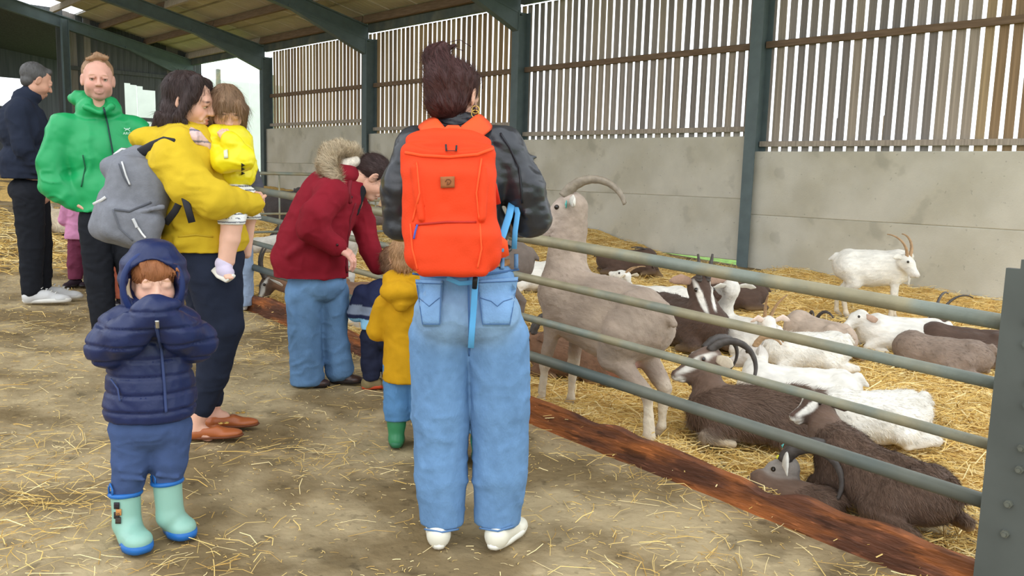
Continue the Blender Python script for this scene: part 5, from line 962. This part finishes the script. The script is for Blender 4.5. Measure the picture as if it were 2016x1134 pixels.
Hd = Sdf(RD); Hd.e(J(672, 345, .02), (.11, .13, .07), R=B, k=.03); f.obj('hood', Hd, .009, M_cloth, cloth(.006, 12))
Sh = Sdf(S2L((40, 38, 42))); Sh.c(J(712, 372, -.02), J(700, 418, -.03), .03, .02, k=.02); f.obj('shirt', Sh, .007, M_cloth)
Jr = Sdf(JN); Jr.e(J(625, 555), (.155, .13, .12), R=B, k=.05)
Jr.chain([J(600, 575), J(600, 650), J(605, 748)], [.108, .092, .094], k=.03); Jr.chain([J(652, 575, .05), J(655, 650, .06), J(668, 725, .06)], [.098, .078, .084], k=.03)
def jr(V, c): t = np.exp(-((V[:, 2]-.62)/.14)**2); n = noise(V*np.array([1, 1, .4]), 14, 8); return np.clip(c*(.80+.10*n+.35*t)[:, None], 0, 1)
f.obj('jeans', Jr, .008, M_denim, cloth(.008, 8, (1, 1, 1.4), 145), colfn=jr, cut=lambda P: .012-P[:, 2])
for a, dd in (((582, 766), 0), ((650, 752), .06)): shoe(f, z0(J(*a, dd)), z0(J(*a, dd))+f.rv*.185-f.fv*.03, .042, .07, 'shoe', M_rub, S2L((66, 46, 40)), pm((40, 32, 30)))
# ---------------------------------------------------------------- 8. children in front of the fence
def kid(label, fx, fy, hpx, hsc, heading, jk, jcols, trs, boots, hairc, hood=None, legx=(-12, 12), arm=None, hem=745, waist=745, jr_=.13, dispseed=1, pitch=-5, jmat=None, tmat=None, hang=0, tr_r=(.062, .052), skin=SKC, hairn=1800):
    f = Fig(label, fx, fy); J = f.J; B = f.B; hc = J(*hpx); sc = hsc
    sh = (hpx[1]+ (fy-hpx[1])*.17); sp = F_s(f); 
    topz = hc[2]; ch = J(fx, fy-(fy-hpx[1])*.68); pel = J(fx, fy-(fy-hpx[1])*.42)
    wp = .12*sc/.85
    arms = ([ch+f.rv*-wp*.9+np.array([0, 0, .06]), ch-f.rv*wp*1.2+np.array([0, 0, -.06])+f.fv*.03, ch-f.rv*wp*.9+np.array([0, 0, -.08])+f.fv*.16], [ch+f.rv*wp*.9+np.array([0, 0, .06]), ch+f.rv*wp*1.2+np.array([0, 0, -.06])+f.fv*.03, ch+f.rv*wp*.9+np.array([0, 0, -.08])+f.fv*.16])
    lg = [[pel+f.rv*x, J(fx, fy)*0+f.rv*x*1.05+np.array([0, 0, pel[2]*.5]), f.rv*x*1.1+np.array([0, 0, .05])] for x in (-.055*sc/.85, .055*sc/.85)]
    S = inner(f, pel, ch, ch+(hc-ch)*.6, arms=arms, legs=lg, skin=skin, sc=.62*sc/.8); S.c(ch+(hc-ch)*.5, hc, .034, k=.02); f.addskin(S, .009)
    T, R = head(f, hc, f.hd(heading), pitch, 0, sc, skin, child=True, vox=.006, eyes=False)
    for a, s_ in zip(arms, (1, -1)): hand(f, a[2], f.fv, (0, 0, -1), .5, .6, s_, skin, vox=.005)
    f.body()
    H = Sdf(hairc); H.e(T((-.02, 0, .036)), np.array((.099, .084, .088))*sc, R=R, k=.02); H.e(T((-.05, 0, -.03)), np.array((.05, .065, .05))*sc, R=R, k=.03)
    f.obj('hair', H, .007, M_hairm, lambda V: .0035*noise(V, 45, 5), hair=hairs_on(hairn, (0, 0, -1), .035, .0016, lift=.3, jit=.5, shade=.4))
    hz = J(fx, hem)[2]; S = Sdf(jcols[0]); S.e(ch+np.array([0, 0, .02]), (jr_, jr_*.8, .13*sc/.85), R=B, k=.05); S.c(ch, np.array([ch[0]*0, 0, hz+.02]), jr_*.88, jr_*1.0, k=.05, sq=(f.fv, .85))
    for a in arms: S.chain(a, [.055*sc/.85, .05*sc/.85, .038*sc/.85], k=.03, col=jcols[1])
    if hood: hood(f, S, ch, hc)
    cf = jcols[2] if len(jcols) > 2 else None
    f.obj(jk, S, .008, jmat or M_cloth, cloth(.006, 12, (1, 1, 1.2), dispseed), cut=lambda P: hz-P[:, 2], colfn=cf)
    S = Sdf(trs[0]); S.e(pel, (.11*sc/.85, .09*sc/.85, .08), R=B, k=.04)
    for ch_ in lg: S.chain(ch_, [.068*sc/.85, tr_r[0], tr_r[1]], k=.03)
    f.obj(trs[1], S, .007, tmat or M_cloth, cloth(.005, 14, (1, 1, 1.6), dispseed+3), cut=lambda P: trs[2]-P[:, 2])
    for ch_, dx in zip(lg, (-1, 1)):
        e = z0(ch_[2])+f.rv*0
        if boots[0] == 'rain_boot': welly(f, ch_[2]+np.array([0, 0, boots[3]]), ch_[2]+np.array([0, 0, .05]), e-f.fv*.05, e+f.fv*.11, .045, .036, boots[1], pm(boots[2], .4), trimtop=False, vox=.007)
        else:
            hd_ = boots[4] if len(boots) > 4 else 0; dv = f.fv*math.cos(hd_)+f.rv*math.sin(hd_); shoe(f, e-dv*.05, e+dv*.11, .034, .07, boots[0], M_cloth, boots[1], pm(boots[2], .5), sth=.02)
    return f
def F_s(f): return FPX/np.linalg.norm(f.P[:2])
YM = S2L((200, 150, 26))
def yhood(f, S, ch, hc):
    S.e(f.J(785, 575, -.09), (.085, .075, .05), R=f.B, k=.03); S.c(f.J(762, 570, -.06), f.J(790, 600, -.12), .03, .03, k=.03); S.c(f.J(790, 600, -.12), f.J(825, 570, -.06), .03, .03, k=.03); S.c(f.J(772, 552, -.03), f.J(830, 552, -.03), .045, k=.03)
kid('small child with light brown hair in mustard yellow raincoat and green rain boots', 806, 880, (800, 508, 0), .84, 15, 'raincoat', (YM, YM), (S2L((92, 138, 184)), 'jeans', .12), ('rain_boot', S2L((58, 134, 90)), (48, 112, 78), .16), S2L((170, 132, 96)), hood=yhood, hem=748, jr_=.125, dispseed=151, jmat=M_cloth, tmat=M_denim, hairn=2600)
f = [o for o in C.objects if o.get('label', '').startswith('small child with light brown')][0]
def ggrey(V, c):
    c = c.copy(); z = V[:, 2]; t = z > np.percentile(z, 62); c[t] = S2L((40, 46, 76)); b = (z < z.min()+.085) & (z > z.min()+.06); c[b] = S2L((40, 46, 76)); c[z <= z.min()+.06] = S2L((150, 204, 232)); return c
kid('toddler in a grey and navy hooded top, navy trousers and patterned shoes beside the fence', 750, 768, (775, 518, .03), .80, 35, 'hooded_top', (S2L((140, 152, 172)), S2L((140, 152, 172)), ggrey), (S2L((38, 42, 62)), 'trousers', .05), ('shoe', S2L((140, 124, 88)), (206, 84, 50), 0, 1.2), S2L((122, 92, 70)), hem=646, jr_=.115, dispseed=161, tr_r=(.058, .046))
kid('child in jeans and teal boots almost hidden behind the wide jeans', 918, 915, (900, 560, 0), .84, 5, 'raincoat', (S2L((90, 120, 150)), S2L((90, 120, 150))), (S2L((110, 156, 198)), 'jeans', .14), ('rain_boot', S2L((56, 140, 120)), (48, 122, 104), .14), S2L((120, 90, 70)), hem=760, jr_=.11, dispseed=171, tmat=M_denim)
kid('child in a pink top and maroon trousers behind the person in the green jacket', 165, 566, (185, 350, 0), .84, 60, 'top', (S2L((206, 140, 176)), S2L((206, 140, 176))), (S2L((112, 52, 74)), 'trousers', .06), ('boot', S2L((46, 34, 42)), (40, 34, 34), 0, -2.2), S2L((120, 90, 70)), hem=470, jr_=.13, dispseed=181)
kid('child in rust coloured trousers standing behind the person in the green jacket', 226, 604, (235, 340, 0), .88, 10, 'top', (S2L((90, 44, 50)), S2L((90, 44, 50))), (S2L((150, 82, 62)), 'trousers', .05), ('shoe', S2L((44, 40, 44)), (120, 118, 116), 0, 2.2), S2L((90, 70, 56)), hem=480, jr_=.13, dispseed=191, tr_r=(.07, .06))
kid('person in pale blue trousers hidden behind the person in the yellow jacket', 462, 612, (452, 226, .04), .92, 20, 'top', (S2L((90, 90, 100)), S2L((90, 90, 100))), (S2L((150, 168, 194)), 'trousers', .03), ('shoe', S2L((220, 220, 220)), (230, 230, 230), 0, 0), S2L((90, 70, 56)), hem=440, jr_=.16, dispseed=201, tr_r=(.085, .08), tmat=M_denim)
